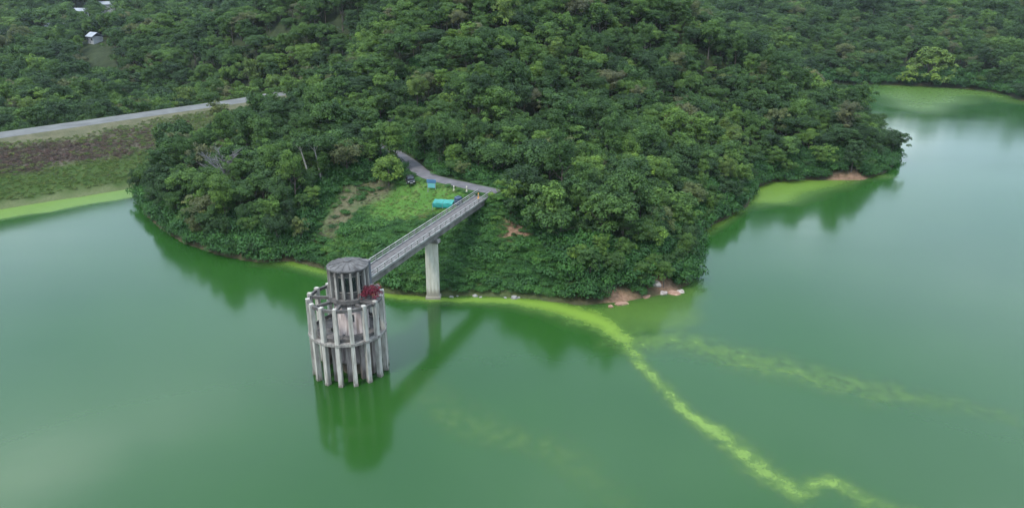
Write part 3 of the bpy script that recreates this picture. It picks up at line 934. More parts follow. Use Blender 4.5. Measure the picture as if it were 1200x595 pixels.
def scatter(name, pts, scl, zs, rot, tint, idx, coll, label):
    """one mass of plants: instances on the points of one object"""
    me = bpy.data.meshes.new(name); me.from_pydata([tuple(map(float, p)) for p in pts], [], [])
    for nm, arr, ty in (("size", scl, 'FLOAT'), ("tall", zs, 'FLOAT'), ("turn", rot, 'FLOAT'), ("tint", tint, 'FLOAT'), ("pick", idx, 'INT')):
        a = me.attributes.new(nm, ty, 'POINT'); a.data.foreach_set("value", np.asarray(arr, np.int32 if ty == 'INT' else np.float32))
    o = bpy.data.objects.new(name, me); COL.objects.link(o)
    ng = bpy.data.node_groups.new(name + "_scatter", 'GeometryNodeTree')
    ng.interface.new_socket("Geometry", in_out='INPUT', socket_type='NodeSocketGeometry')
    ng.interface.new_socket("Geometry", in_out='OUTPUT', socket_type='NodeSocketGeometry')
    N, Lk = ng.nodes, ng.links
    gi, go = N.new("NodeGroupInput"), N.new("NodeGroupOutput")
    ci = N.new("GeometryNodeCollectionInfo"); ci.inputs["Collection"].default_value = coll
    ci.inputs["Separate Children"].default_value = True; ci.inputs["Reset Children"].default_value = True
    ip_ = N.new("GeometryNodeInstanceOnPoints"); ip_.inputs["Pick Instance"].default_value = True

    def na(nm, ty):
        x = N.new("GeometryNodeInputNamedAttribute"); x.data_type = ty; x.inputs["Name"].default_value = nm
        return x.outputs["Attribute"]
    cx = N.new("ShaderNodeCombineXYZ"); Lk.new(na("turn", 'FLOAT'), cx.inputs["Z"])
    cs = N.new("ShaderNodeCombineXYZ"); sz = na("size", 'FLOAT')
    Lk.new(sz, cs.inputs["X"]); Lk.new(sz, cs.inputs["Y"]); Lk.new(na("tall", 'FLOAT'), cs.inputs["Z"])
    Lk.new(gi.outputs[0], ip_.inputs["Points"]); Lk.new(ci.outputs[0], ip_.inputs["Instance"])
    Lk.new(na("pick", 'INT'), ip_.inputs["Instance Index"])
    Lk.new(cx.outputs[0], ip_.inputs["Rotation"]); Lk.new(cs.outputs[0], ip_.inputs["Scale"])
    Lk.new(ip_.outputs[0], go.inputs[0])
    md = o.modifiers.new("scatter", 'NODES'); md.node_group = ng
    tag(o, label, kind="stuff")
    return o


# ------------------------------------------------------------------ where trees grow
def jitter(x0, x1, y0, y1, st):
    X, Y = np.meshgrid(np.arange(x0, x1, st), np.arange(y0, y1, st * 0.87))
    X = X + (np.arange(X.shape[0]) % 2)[:, None] * st / 2
    X = X + rng.uniform(-.36, .36, X.shape) * st; Y = Y + rng.uniform(-.36, .36, Y.shape) * st
    return X.reshape(-1), Y.reshape(-1)


TXs, TYs, TSc = [], [], []
for (x0, x1, y0, y1, st, sc) in ((-135, 190, 100, 250, 4.0, 0.86), (-330, 420, 250, 470, 4.9, 1.06), (-620, 760, 470, 1150, 8.0, 1.6), (-330, -135, 100, 250, 5.0, 1.1), (190, 420, 180, 250, 5.5, 1.2)):
    X, Y = jitter(x0, x1, y0, y1, st)
    TXs.append(X); TYs.append(Y); TSc.append(np.full(len(X), sc))
X = np.concatenate(TXs); Y = np.concatenate(TYs); SC = np.concatenate(TSc)
Z, D = height(X, Y)
s_, q_ = dam_sq(X, Y)
px, py, zc = project(X, Y, Z + 4)
ok = (D > 0.4) & (px > -120) & (px < 1320) & (py < 640) & (py > -160)
ok &= ~((np.abs(q_ + 12) < 28) & (s_ < 92))                          # the dam itself stays open
cl = poly_sd(X, Y, CLEAR); ok &= cl > 1.0
rd, rpar = line_d(X, Y, ROAD); ok &= rd > np.where(Y < 175, 3.6, 2.6)
HOUSES = [(128, 15), (132, 26), (122, 39), (112, 50), (12, 47), (66, 37), (97, 20)]
house_pos = [ground(*p) for p in HOUSES]
for hx, hy, hz in house_pos:
    # the houses keep a small yard free toward the lake
    ok &= ~((np.abs(X - hx * (Y / hy)) < 8) & (Y < hy + 8) & (Y > hy - 48))
FAR_TREE = ground(1092, 101)
ROUND_TREE = ground(456, 219)
for tx_, ty_, rr in ((FAR_TREE[0], FAR_TREE[1], 15), (ROUND_TREE[0], ROUND_TREE[1], 4.5)):
    ok &= np.hypot(X - tx_, (Y - ty_) * (0.7 if rr > 10 else 1)) > rr
X, Y, SC, Z, D, px, py, zc = (a[ok] for a in (X, Y, SC, Z, D, px, py, zc))
N_ = len(X)
CLD = cl[ok]
SC = SC * (0.60 + 0.86 * rng.random(N_) ** 1.9)
SC *= np.where(D < 4, 0.8, 1.0)
TALL = SC ** 0.85 * (0.78 + 0.56 * rng.random(N_) ** 1.4)
patch = 0.5 + 0.5 * vnoise(X, Y, 26, 61)
TINT = np.clip(0.12 + 0.40 * patch + rng.normal(size=N_) * 0.21, 0.0, 0.78)
TINT = np.where(rng.random(N_) < 0.05, 0.84 + 0.12 * rng.random(N_), TINT)
dark = (Y > 330) | ((X < -45) & (Y < 235))
TINT = np.where(dark & (TINT < .8), TINT * 0.8, TINT)
IDX = rng.integers(0, len(KINDS), N_)
ROT = rng.uniform(0, 2 * math.pi, N_)

# the 300 that show largest stand as trees of their own
app = SC * FPX / zc
infr = (px > 5) & (px < 1195) & (py > 8) & (py < 590)
order = np.argsort(np.where(infr, -app, 0))
ind = order[:292]


def place(x, y):
    if x < -42: return "on the promontory beside the dam"
    if x > 48: return "on the headland with the red soil bank"
    if x > -2 and y < 175: return "on the wooded point above the pale boulders"
    if y < 175: return "around the grassy clearing by the bridge"
    return "on the slope behind the grassy clearing"


def tint_word(t):
    return "very dark green" if t < .2 else "dark green" if t < .38 else "mid green" if t < .56 else "bright green" if t < .8 else "olive-brown"


for i in ind:
    kd = KINDS[IDX[i]]
    nm = {"round": "broadleaf_tree", "spreading": "spreading_tree", "tall": "tall_tree"}[kd]
    t = empty(nm, (float(X[i]), float(Y[i]), float(Z[i]) - 0.1), float(ROT[i]))
    t.scale = (float(SC[i]), float(SC[i]), float(TALL[i]))
    c = CROWN[IDX[i]].copy(); COL.objects.link(c); c.parent = t; c.name = "crown"; c["tint"] = float(TINT[i])
    k = TRUNK[IDX[i]].copy(); COL.objects.link(k); k.parent = t; k.name = "trunk"
    size = "large " if SC[i] > 1.0 else "small " if SC[i] < 0.82 else ""
    spot = "waterside " if D[i] < 6 else "forest-edge " if CLD[i] < 7 else ""
    tag(t, "%s%s %s %stree %s" % (size, tint_word(TINT[i]), {"round": "round-crowned", "spreading": "wide-spreading", "tall": "tall narrow"}[kd], spot, place(X[i], Y[i])), "tree",
        "%s trees %s" % (kd, place(X[i], Y[i])))
rest = np.setdiff1d(np.arange(N_), ind)
sel = rest
scatter("forest", np.stack([X[sel], Y[sel], Z[sel] - 0.1], -1), SC[sel], TALL[sel], ROT[sel], TINT[sel], IDX[sel], lib, "dense green forest covering the hills behind the reservoir")
print("trees", N_)

# low plants
low = bpy.data.collections.new("low_plant_shapes")
for i in range(4):
    r = np.random.default_rng(200 + i)
    lob = [(r.normal() * 0.35, r.normal() * 0.35, 0.25 + 0.3 * r.random(), 0.3 + 0.25 * r.random()) for _ in range(9)]
    V, F, Lf = leaf_cloud(lob, 0.085, 300, 0.5, 300 + i, 0.8)
    o = mesh_obj("low_plant_%d" % i, V, F, M["cover"]); set_leaf(o.data, Lf); COL.objects.unlink(o); low.objects.link(o)
dry = bpy.data.collections.new("dry_plant_shapes")
for i in range(3):
    r = np.random.default_rng(230 + i)
    lob = [(r.normal() * 0.4, r.normal() * 0.4, 0.2 + 0.35 * r.random(), 0.28 + 0.2 * r.random()) for _ in range(8)]
    V, F, Lf = leaf_cloud(lob, 0.11, 120, 0.2, 330 + i, 1.0)
    o = mesh_obj("dry_plant_%d" % i, V, F, M["brush"]); set_leaf(o.data, Lf); COL.objects.unlink(o); dry.objects.link(o)

# creeping green cover on the slope under the clearing
cx0, cy0 = np.min(CLEAR, 0); cx1, cy1 = np.max(CLEAR, 0)
X2, Y2 = jitter(cx0, cx1, cy0, cy1, 0.85)
sd2 = poly_sd(X2, Y2, CLEAR); Z2, D2 = height(X2, Y2)
ln = poly_sd(X2, Y2, LAWN); dr = poly_sd(X2, Y2, DRY); sc2 = poly_sd(X2, Y2, SCAR); rd2, _ = line_d(X2, Y2, ROAD)
k2 = (sd2 < 1.5) & (D2 > 0.6) & (ln > 0.9 * vnoise(X2, Y2, 3, 73) + 0.5 * rng.normal(size=len(X2))) & (rd2 > 2.8) & (sc2 > -0.9 + rng.normal(size=len(X2)) * .6)
k2 &= (dr > 0.2) | (rng.random(len(X2)) < 0.10)
sz2 = (0.7 + 0.7 * rng.random(len(X2)) + 0.6 * vnoise(X2, Y2, 4, 71) + 1.3 * (rng.random(len(X2)) < 0.035))
sz2 = np.clip(sz2, .4, 2.8) * np.where(ln < 2.5, 0.6, 1.0)
ti2 = np.clip(0.42 + 0.45 * vnoise(X2, Y2, 5, 72) + rng.normal(size=len(X2)) * .2, 0, 1)
a = k2
scatter("ground_cover", np.stack([X2, Y2, Z2 - .1], -1)[a], sz2[a], sz2[a] * .8, rng.uniform(0, 6.28, a.sum()), ti2[a], rng.integers(0, 4, a.sum()), low, "bright green creeping plants covering the slope below the clearing")

X5, Y5 = jitter(cx0, cx1, cy0, cy1, 0.6)
l5 = poly_sd(X5, Y5, LAWN); d5 = poly_sd(X5, Y5, DRY); r5, _ = line_d(X5, Y5, ROAD); Z5, _ = height(X5, Y5)
g5 = ((l5 < 0.8) | (d5 < 0.3)) & (r5 > 2.3) & (rng.random(len(X5)) < np.where(d5 < 0.3, 0.25, 0.55) + 0.3 * vnoise(X5, Y5, 3, 75))
sz5 = 0.16 + 0.2 * rng.random(len(X5)) + 0.12 * np.maximum(vnoise(X5, Y5, 4, 76), 0)
t5 = np.where(d5 < 0.3, 0.57 + 0.06 * rng.normal(size=len(X5)), 0.12 + 0.16 * rng.normal(size=len(X5)) + 0.15 * vnoise(X5, Y5, 3, 77))
a = g5
scatter("lawn_grass", np.stack([X5, Y5, Z5 - .03], -1)[a], sz5[a] * 1.5, sz5[a] * .8, rng.uniform(0, 6.28, a.sum()), np.clip(t5[a], 0, .68), rng.integers(0, 3, a.sum()), dry, "short uneven grass on the lawn and dry patch of the clearing")

# undergrowth along the wooded shore, right down to the water
X3, Y3 = jitter(-110, 130, 100, 240, 1.25)
XF, YF = jitter(110, 300, 290, 420, 2.2); NF = len(X3)
X3, Y3 = np.concatenate([X3, XF]), np.concatenate([Y3, YF])
Z3, D3 = height(X3, Y3); c3 = poly_sd(X3, Y3, CLEAR); s3, q3 = dam_sq(X3, Y3); r3, _ = line_d(X3, Y3, ROAD)
nr = np.min([np.hypot((X3 - a_) / 1.6, Y3 - b_) for a_, b_ in red_pts], 0)
k3 = (((D3 > 0.25) & (D3 < 9)) | (c3 < 9) | (r3 < 7)) & (D3 > 0.25) & (c3 > 0.6) & (r3 > 2.7) & (nr > 2.2) & ~((q3 > -45) & (s3 < 70))
sz3 = 1.2 + 1.7 * rng.random(len(X3))
sz3[NF:] *= 1.7
sz3 = np.where((r3 < 4.5) | (np.abs(c3) < 1.2), sz3 * 0.6, sz3)
a = k3
scatter("undergrowth", np.stack([X3, Y3, Z3 - .1], -1)[a], sz3[a], sz3[a] * (0.9 + 0.5 * rng.random(a.sum())), rng.uniform(0, 6.28, a.sum()), np.clip(rng.normal(size=a.sum()) * .22 + .12, 0, 1), rng.integers(0, 4, a.sum()), low, "dark leafy undergrowth along the shoreline and forest edge")

# brush on the dam slope: green below, russet above
ds_, dq_ = jitter(-120, 95, -42, -5, 0.75)
ft = -32.6 - 0.24 * np.clip(ds_, -60, 40)
tt = (dq_ - ft) / (-5.0 - ft)
DX4 = DAM_C[0] + DAM_U[0] * ds_ + DAM_N[0] * dq_; DY4 = DAM_C[1] + DAM_U[1] * ds_ + DAM_N[1] * dq_
tv = tt + 0.07 * vnoise(ds_, dq_, 7, 81)
russet = smooth(tv, .44, .56) * (1 - smooth(tv, .8, .92)) * (1 - smooth(ds_, 5, 55))
k4 = (tt > 0.1) & (tv < 0.93) & (rng.random(len(ds_)) < 0.62 + 0.25 * russet + 0.25 * vnoise(ds_, dq_, 5, 82))
ti4 = np.clip(np.where(rng.random(len(ds_)) < russet, 0.72 + 0.2 * rng.normal(size=len(ds_)), 0.2 + 0.16 * rng.normal(size=len(ds_))), 0, 1)
sz4 = 0.34 + 0.36 * rng.random(len(ds_)) + 0.5 * russet * rng.random(len(ds_))
a = k4
scatter("dam_brush", np.stack([DX4, DY4, CREST * tt + dam_bump(ds_, dq_) - 0.04], -1)[a], sz4[a], sz4[a] * 0.9, rng.uniform(0, 6.28, a.sum()), ti4[a], rng.integers(0, 3, a.sum()), dry, "russet and green low brush growing on the dam slope")

# ------------------------------------------------------------------ single plants the photo singles out
def single_tree(name, loc, lobes, leaf, n_per, mat, trunk, tmat, label, cat, tint=0.5, seed=1, flat=1.0):
    t = empty(name, loc)
    V, F, Lf = leaf_cloud(lobes, leaf, n_per, 0.35, seed, flat)
    c = mesh_obj("crown", V, F, mat, t); set_leaf(c.data, Lf); c["tint"] = tint
    if trunk: trunk.build("trunk", tmat, t)
    tag(t, label, cat)
    return t


r = np.random.default_rng(5)
lob = []
for i in range(60):
    d = r.normal(size=3); d /= np.linalg.norm(d); d[2] = abs(d[2]) if d[2] < -.6 else d[2]
    lob.append((d[0] * 2.9, d[1] * 2.9, 3.1 + d[2] * 2.5, 0.7 + 0.3 * r.random()))
single_tree("round_tree", (ROUND_TREE[0], ROUND_TREE[1], ROUND_TREE[2] - .1), lob, 0.2, 70, M["citrus"], MB().tube([(0, 0, -.6), (0, 0, .6), (.1, 0, 3.5)], [.3, .22, .1], 8), M["bark"],
            "round light green tree beside the road at the clearing's edge", "tree", 0.4, 77)

lob = []; culms = MB()
for i in range(130):
    a = r.uniform(0, 2 * math.pi); e = r.random() ** 0.6
    rr = 15.5 * e
    top = 19 * math.sqrt(max(0.05, 1 - e * e * 0.9)) * (0.72 + 0.33 * r.random())
    lob.append((rr * math.cos(a), rr * math.sin(a) * 0.62, max(3.0, top - 1.5 - 5 * r.random() * e), 1.5 + 1.1 * r.random()))
    if i < 36:
        culms.tube([(rr * .12 * math.cos(a), rr * .12 * math.sin(a), -.5), (rr * .45 * math.cos(a), rr * .3 * math.sin(a), top * .6), (rr * .95 * math.cos(a), rr * .6 * math.sin(a), top - 1.5)], [.22, .17, .08], 5)
single_tree("bamboo_clump", (FAR_TREE[0], FAR_TREE[1] + 4, FAR_TREE[2] - .1), lob, 0.6, 12, M["bamboo"], culms, M["bark"],
            "big spreading yellow-green bamboo clump on the far shore", "bamboo", 0.5, 78, 0.8)

# red-leaved bush on the tower ledge
lob = [(r.normal() * .62, r.normal() * .5, 0.5 + 0.95 * r.random(), 0.42 + .22 * r.random()) for _ in range(24)]
bp = (TX + 4.0 * math.cos(led), TY + 4.0 * math.sin(led), TOP - 0.13)
single_tree("red_bush", bp, lob, 0.11, 170, M["red_leaf"], MB().tube([(0, 0, 0), (0.03, 0, .4), (0, .05, 1.0)], [.07, .05, .02], 5).tube([(0, 0, .2), (.3, .1, .9)], [.04, .015], 5), M["bark"],
            "dark red leafy bush on the tower ledge by the bridge end", "bush", 0.5, 79)

# pale bare-trunked trees at the forest edge, left of the clearing
gx1 = ground(372, 224)
for k, (dx, dy, hh, ln_) in enumerate(((-1.2, 0, 9.5, -1.6), (0.8, 1.0, 8.6, -0.9))):
    lobes = [(ln_ + rr_[0] * 1.6, rr_[1] * 1.4, hh + 0.5 + abs(rr_[2]) * 0.9, 0.6 + 0.3 * abs(rr_[0])) for rr_ in r.normal(size=(18, 3))]
    px_, py_ = gx1[0] + dx, gx1[1] + dy
    pz_ = float(height(np.array([px_]), np.array([py_]))[0][0])
    tb = MB().tube([(0, 0, -.6), (ln_ * .15, 0, hh * .3), (ln_ * .55, .1, hh * .65), (ln_, 0, hh)], [.24, .2, .16, .1], 7)
    for q in range(4):
        a = q * 1.7; tb.tube([(ln_ * .9, 0, hh * .9), (ln_ + math.cos(a) * 1.1, math.sin(a) * 1.1, hh + .9)], [.07, .03], 5)
    single_tree("slender_tree", (px_, py_, pz_), lobes, 0.22, 60, M["leaf"], tb, M["pale_bark"],
                ["slender tree with leaning pale bare trunk at the forest edge", "shorter slender pale-trunked tree beside the leaning bare trunk"][k], "tree", 0.2, 90 + k)

# dead tree with bare grey branches on the promontory
gd = ground(266, 232)
dt = empty("dead_tree", (gd[0], gd[1], gd[2] - .2))
br = MB(); br.tube([(0, 0, -.5), (0, 0, 4), (.4, .1, 8.5)], [.3, .24, .14], 7)
br.build("trunk", M["grey_bark"], dt)
br = MB()
for i in range(30):
    a = r.uniform(0, 6.28); z = 4.5 + 4.0 * r.random(); L = 2.2 + 2.3 * r.random()
    p0 = Vector((0.05 * z * .8, 0, z)); p1 = p0 + Vector((math.cos(a) * L * .5, math.sin(a) * L * .5, .9)); p2 = p0 + Vector((math.cos(a) * L, math.sin(a) * L, 2.2 + r.random()))
    br.tube([p0, p1, p2], [.10, .075, .03], 5)
    for q in range(4):
        b_ = a + r.normal() * .8; st = p1.lerp(p2, .2 + .7 * r.random())
        br.tube([st, st + Vector((math.cos(b_) * 1.1, math.sin(b_) * 1.1, .5 + r.random() * .6))], [.05, .02], 4)
br.build("bare_branch", M["grey_bark"], dt)
tag(dt, "leafless grey tree with bare branches among the promontory trees", "tree")

# ------------------------------------------------------------------ rocks on the shore
def rock_mesh(seed, sx, sy, sz):
    bm = bmesh.new(); bmesh.ops.create_icosphere(bm, subdivisions=2, radius=1.0)
    r_ = np.random.default_rng(seed); ph = r_.uniform(0, 6, (6, 3)); dr_ = r_.normal(size=(6, 3))
    for v in bm.verts:
        p = np.array(v.co); k = 1 + sum(0.10 * math.sin(2.2 * p @ dr_[j] + ph[j, 0]) for j in range(6))
        p = np.sign(p) * np.abs(p) ** 0.8 * k
        v.co = (p[0] * sx, p[1] * sy, max(p[2], -.5) * sz)
    vv = [tuple(v.co) for v in bm.verts]; ff = [tuple(q.index for q in f.verts) for f in bm.faces]; bm.free()
    return vv, ff


ROCKS = [(768, 338, 1.15, .8, .8, "pale_rock", "large white boulder on the bank of the wooded point"), (778, 341, .9, .7, .5, "pale_rock", "low pale boulder beside the large white boulder"),
         (789, 341, 1.3, .8, .55, "red_rock", "long reddish-brown rock at the tip of the bank"), (757, 345, 1.0, .6, .4, "red_rock", "flat reddish rock next to the white boulder"),
         (798, 339, .8, .6, .5, "pale_rock", "small pale boulder nearest the tip of the wooded point"), (728, 353, 1.4, .7, .4, "red_rock", "low reddish rock on the bank under overhanging trees"),
         (716, 356, .7, .5, .35, "red_rock", "small reddish rock on the bank under overhanging trees"),
         ] + [(a_, b_, c_, c_ * .75, c_ * .6, "grey_rock", "grey stone on the shore beyond the bridge pier")
              for a_, b_, c_ in ((529, 345, .5), (536, 344, .3), (557, 344, .62), (563, 345, .35), (592, 346, .4), (603, 346.5, .75), (608, 345.5, .4))]
for i, (rx, ry, sx, sy, sz, mt, lb) in enumerate(ROCKS):
    x_, y_ = at(rx, ry, 0.5)
    z_ = max(float(height(np.array([x_]), np.array([y_]))[0][0]), 0.0)
    sx, sy, sz = sx * .8, sy * .8, sz * .8
    vv, ff = rock_mesh(400 + i, sx, sy, sz)
    o = mesh_obj("boulder" if sx > .85 else "rock", vv, ff, M[mt], smooth_shade=False, loc=(x_, y_, z_ + sz * .15)); o.rotation_euler = (0, 0, i * 1.3)
    tag(o, lb, "rock", "stones on the shore beyond the pier" if mt == "grey_rock" else "rocks on the bank of the wooded point")

# ------------------------------------------------------------------ things by the bridge end
def gz(x, y): return float(height(np.array([x]), np.array([y]))[0][0])


sx_, sy_, sz_ = ground(520, 243)
sh = empty("netting_enclosure", (sx_, sy_, sz_), R(-10))
tag(sh, "low framed enclosure covered with turquoise netting beside the bridge", "enclosure")
EW, EH, ED = 3.9, 0.8, 1.9
for ax2 in (-EW / 2, 0, EW / 2):
    for ay2 in (-ED / 2, ED / 2):
        MB().box((ax2, ay2, EH / 2 - .3), (.09, .09, EH + .6)).build("post", M["post"], sh)


def net(name, p, q, r_, t_, sag, nrm_):
    """a slightly slack sheet between four corners"""
    n_ = 8; vv, ff = [], []
    p, q, r_, t_ = map(Vector, (p, q, r_, t_)); nv = Vector(nrm_)
    for side in (0, 0.02):
        for a_ in range(n_ + 1):
            for b_ in range(n_ + 1):
                u, v = a_ / n_, b_ / n_
                w = (p * (1 - u) + q * u) * (1 - v) + (t_ * (1 - u) + r_ * u) * v
                k_ = math.sin(math.pi * u) * math.sin(math.pi * v) * sag + 0.03 * math.sin(9 * u + 5 * v)
                vv.append(tuple(w - nv * (k_ + side)))
    o_ = (n_ + 1) ** 2
    for a_ in range(n_):
        for b_ in range(n_):
            i_ = a_ * (n_ + 1) + b_
            ff.append((i_, i_ + 1, i_ + n_ + 2, i_ + n_ + 1)); ff.append((o_ + i_, o_ + i_ + n_ + 1, o_ + i_ + n_ + 2, o_ + i_ + 1))
    return mesh_obj(name, vv, ff, M["teal"], sh, True)


for x0, x1 in ((-EW / 2, -.02), (.02, EW / 2)):
    net("top_net", (x0, -ED / 2, EH + .05), (x1, -ED / 2, EH + .05), (x1, ED / 2, EH + .3), (x0, ED / 2, EH + .3), 0.16, (0, 0, 1))
    net("side_net", (x0, -ED / 2 - .06, 0.02), (x1, -ED / 2 - .06, 0.02), (x1, -ED / 2 - .06, EH), (x0, -ED / 2 - .06, EH), -0.05, (0, -1, 0))
net("side_net", (-EW / 2 - .06, ED / 2, 0.02), (-EW / 2 - .06, -ED / 2, 0.02), (-EW / 2 - .06, -ED / 2, EH), (-EW / 2 - .06, ED / 2, EH), 0.05, (-1, 0, 0))
net("side_net", (EW / 2 + .06, -ED / 2, 0.02), (EW / 2 + .06, ED / 2, 0.02), (EW / 2 + .06, ED / 2, EH), (EW / 2 + .06, -ED / 2, EH), 0.05, (1, 0, 0))

bx_, by_, bz_ = ground(537, 240)
tk = empty("storage_tank", (bx_, by_, bz_ - .05), R(20))
tag(tk, "dark navy tank standing against the turquoise netting enclosure", "tank")
MB().lathe([(.72, 0), (.75, .05), (.75, 1.25), (.68, 1.4), (.3, 1.52)], 24).build("body", M["navy"], tk)
MB().lathe([(.3, 1.5), (.32, 1.52), (.32, 1.6), (.26, 1.63)], 16).build("lid", M["navy"], tk)
for zz in (.4, .85): MB().lathe([(.74, zz - .03), (.775, zz - .02), (.775, zz + .02), (.74, zz + .03)], 24, cap=False).build("hoop", M["post"], tk)

ix, iy, iz = ground(506, 224)
ib = empty("notice_board", (ix, iy, iz), R(-12))
tag(ib, "blue notice board with pale cyan lower panel at the roadside", "board")
for ax2 in (-.8, .8): MB().box((ax2, 0, 1.0), (.1, .1, 2.7)).build("post", M["post"], ib)
MB().box((0, -.08, 1.95), (1.9, .06, .75), 0, 1, .02).build("upper_panel", M["blue"], ib)
MB().box((0, -.08, 1.05), (1.5, .06, .85), 0, 1, .02).build("lower_panel", M["cyan"], ib)

for k, (qx, qy, mt, lb) in enumerate(((553.5, 236, "orange", "orange warning post in the middle of the bridge entrance"), (532, 224, "cream", "cream marker post by the road behind the netting enclosure"), (547, 225, "cream", "cream marker post on the roadside at the bridge approach"))):
    if k == 0:
        t_ = BLEN - 2.2; x_, y_, z_ = TX + bdir[0] * t_ , TY + bdir[1] * t_, DZK + 0.006
    else: x_, y_, z_ = ground(qx, qy)
    po = empty("marker_post", (x_, y_, z_))
    MB().lathe([(.24, 0), (.24, .06), (.13, .1), (.11, .95), (.07, 1.05)], 14).build("body", M[mt], po)
    MB().lathe([(.128, .55), (.132, .56), (.127, .74), (.120, .75)], 14, cap=False).build("band", M["rail"], po)
    tag(po, lb, "post")

# black car parked by the round tree
vx, vy, vz = ground(481, 215)
car = empty("parked_car", (vx, vy, gz(vx, vy) + .02), R(14))
tag(car, "black car parked at the roadside next to the round tree", "car")


def loft(sections, mat, name, parent):
    """sections along y: list of (y, [(x, z), ...])"""
    mb = MB(); vv = []; ff = []; n_ = len(sections[0][1])
    for y_, pr in sections: vv += [(x_, y_, z_) for x_, z_ in pr]
    for k in range(len(sections) - 1):
        for i in range(n_):
            j = (i + 1) % n_; ff.append((k * n_ + i, k * n_ + j, k * n_ + n_ + j, k * n_ + n_ + i))
    ff += [tuple(range(n_)), tuple(len(vv) - 1 - i for i in range(n_))]
    return mb.add(vv, ff).build(name, mat, parent)


def sec(w, z0, z1): return [(-w * .92, z0), (w * .92, z0), (w, z0 + .2), (w, (z0 + z1) / 2 + .05), (w * .93, z1), (-w * .93, z1), (-w, (z0 + z1) / 2 + .05), (-w, z0 + .2)]


body = loft([(-2.0, sec(.74, .38, .66)), (-1.9, sec(.80, .28, .82)), (-1.0, sec(.84, .24, .92)), (.9, sec(.84, .24, .96)), (1.85, sec(.80, .28, .92)), (1.98, sec(.74, .36, .80))], M["car"], "body", car)
loft([(-1.05, sec(.70, .88, .97)), (-.45, sec(.66, .88, 1.42)), (.85, sec(.66, .88, 1.46)), (1.6, sec(.70, .88, 1.0))], M["car"], "cabin", car)
MB().add([(-.58, -.98, .99), (.58, -.98, .99), (.52, -.50, 1.37), (-.52, -.50, 1.37), (-.58, -1.03, 1.02), (.58, -1.03, 1.02), (.52, -.55, 1.40), (-.52, -.55, 1.40)],
         [(4, 5, 6, 7), (3, 2, 1, 0), (0, 1, 5, 4), (1, 2, 6, 5), (2, 3, 7, 6), (3, 0, 4, 7)]).build("windscreen", M["glass"], car)
for s2 in (-1, 1):
    MB().box((s2 * .69, .2, 1.17), (.06, 1.3, .3)).build("side_window", M["glass"], car)
    MB().box((s2 * .56, -1.94, .66), (.32, .14, .14), 0, 1, .03).build("headlight", M["lamp"], car)
    MB().box((s2 * .88, -.7, 1.0), (.16, .1, .12), 0, 1, .02).build("mirror", M["car"], car)
    for yy in (-1.25, 1.25):
        w = MB().add(*(lambda q: (q.v, q.f))(MB().tube([(s2 * .66, yy, .31), (s2 * .70, yy, .31), (s2 * .84, yy, .31), (s2 * .87, yy, .31)], [.27, .31, .31, .27], 18))).build("wheel", M["tyre"], car)
        MB().tube([(s2 * .865, yy, .31), (s2 * .885, yy, .31)], [.18, .16], 12).build("rim", M["rim"], w)
MB().box((0, -2.01, .45), (.5, .03, .12)).build("number_plate", M["lamp"], car)

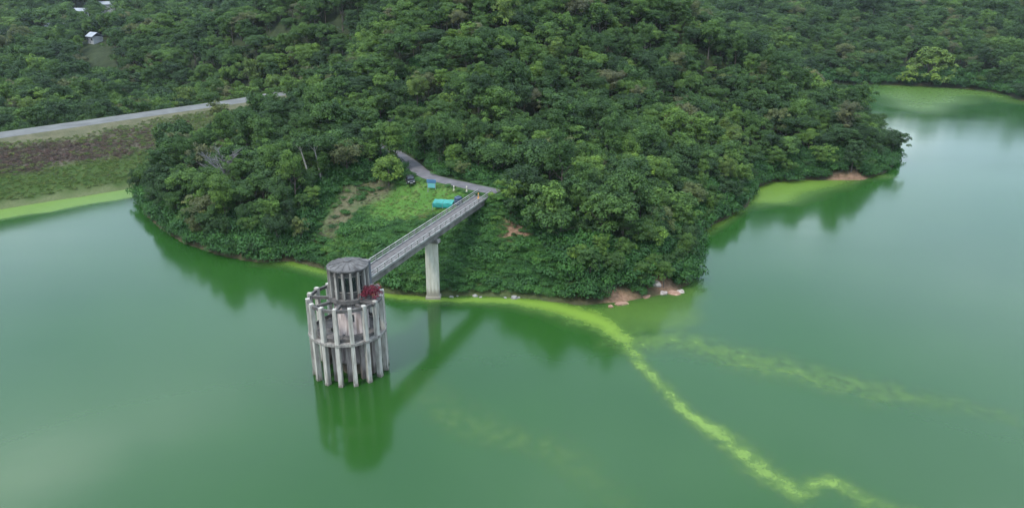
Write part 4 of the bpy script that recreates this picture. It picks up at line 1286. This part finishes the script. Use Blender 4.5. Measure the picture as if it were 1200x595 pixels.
# ------------------------------------------------------------------ houses on the far wooded slope
HL = ["white-walled house at the top of the far clearing", "grey-roofed house just below the topmost white house", "bright white house in the middle of the far hillside group",
      "small white shed below the hillside houses", "white-roofed house alone among trees at the valley's outer edge", "low pale-roofed house between the lone house and hillside group",
      "small grey-roofed cottage beside the hillside group"]
for i, (hx, hy, hz) in enumerate(house_pos):
    w_, d_, h_ = [(11, 8, 5.5), (9, 7, 4), (10, 7, 4.5), (6, 5, 3.2), (10, 8, 4.4), (13, 8, 3.6), (8, 6, 3.6)][i]
    ho = empty("house", (hx, hy, hz - .2), R([10, -20, 15, -35, 5, -8, 30][i]))
    tag(ho, HL[i], "house", "houses in the trees beyond the dam")
    mt = [M["wall_white"], M["wall_white"], M["wall_white"], M["wall_white"], M["wall_white"], M["cream"], M["wall_white"]][i]
    MB().box((0, 0, h_ / 2 - .5), (w_, d_, h_ + 1)).build("wall", mt, ho)
    e = .6; rz = h_ + 1.7
    MB().add([(-w_ / 2 - e, -d_ / 2 - e, h_ - .25), (w_ / 2 + e, -d_ / 2 - e, h_ - .25), (w_ / 2 + e, 0, rz), (-w_ / 2 - e, 0, rz), (-w_ / 2 - e, d_ / 2 + e, h_ - .25), (w_ / 2 + e, d_ / 2 + e, h_ - .25),
              (-w_ / 2 - e, -d_ / 2 - e, h_ - .05), (w_ / 2 + e, -d_ / 2 - e, h_ - .05), (w_ / 2 + e, 0, rz + .25), (-w_ / 2 - e, 0, rz + .25), (-w_ / 2 - e, d_ / 2 + e, h_ - .05), (w_ / 2 + e, d_ / 2 + e, h_ - .05)],
             [(0, 3, 2, 1), (3, 4, 5, 2), (6, 7, 8, 9), (9, 8, 11, 10), (0, 1, 7, 6), (4, 10, 11, 5), (0, 6, 9, 3), (3, 9, 10, 4), (1, 2, 8, 7), (2, 5, 11, 8)]).build("roof", M["roof_white"] if i in (2, 4, 5) else M["roof_grey"], ho)
    MB().box((0, -d_ / 2 - .03, 1.0), (1.1, .1, 2.1)).build("door", M["metal"], ho)
    for wx in (-.32, .32):
        wo = MB().box((wx * w_, -d_ / 2 - .03, h_ * .55), (1.4, .1, 1.2)).build("window", M["glass"], ho)
        MB().box((wx * w_, -d_ / 2 - .09, h_ * .55 - .68), (1.6, .16, .1)).build("sill", mt, wo)

# ------------------------------------------------------------------ haze
m = bpy.data.materials.new("humid_air"); m.use_nodes = True
n, l = m.node_tree.nodes, m.node_tree.links; n.clear()
out = n.new("ShaderNodeOutputMaterial"); pv = n.new("ShaderNodeVolumePrincipled")
pv.inputs["Color"].default_value = (0.88, 0.94, 1.0, 1); pv.inputs["Density"].default_value = 0.00005; pv.inputs["Anisotropy"].default_value = 0.2
l.new(pv.outputs["Volume"], out.inputs["Volume"])
hz = MB().box((0, 700, 75), (3200, 2800, 170)).build("haze", m)
tag(hz, "thin pale haze in the air over the reservoir and hills", kind="stuff")
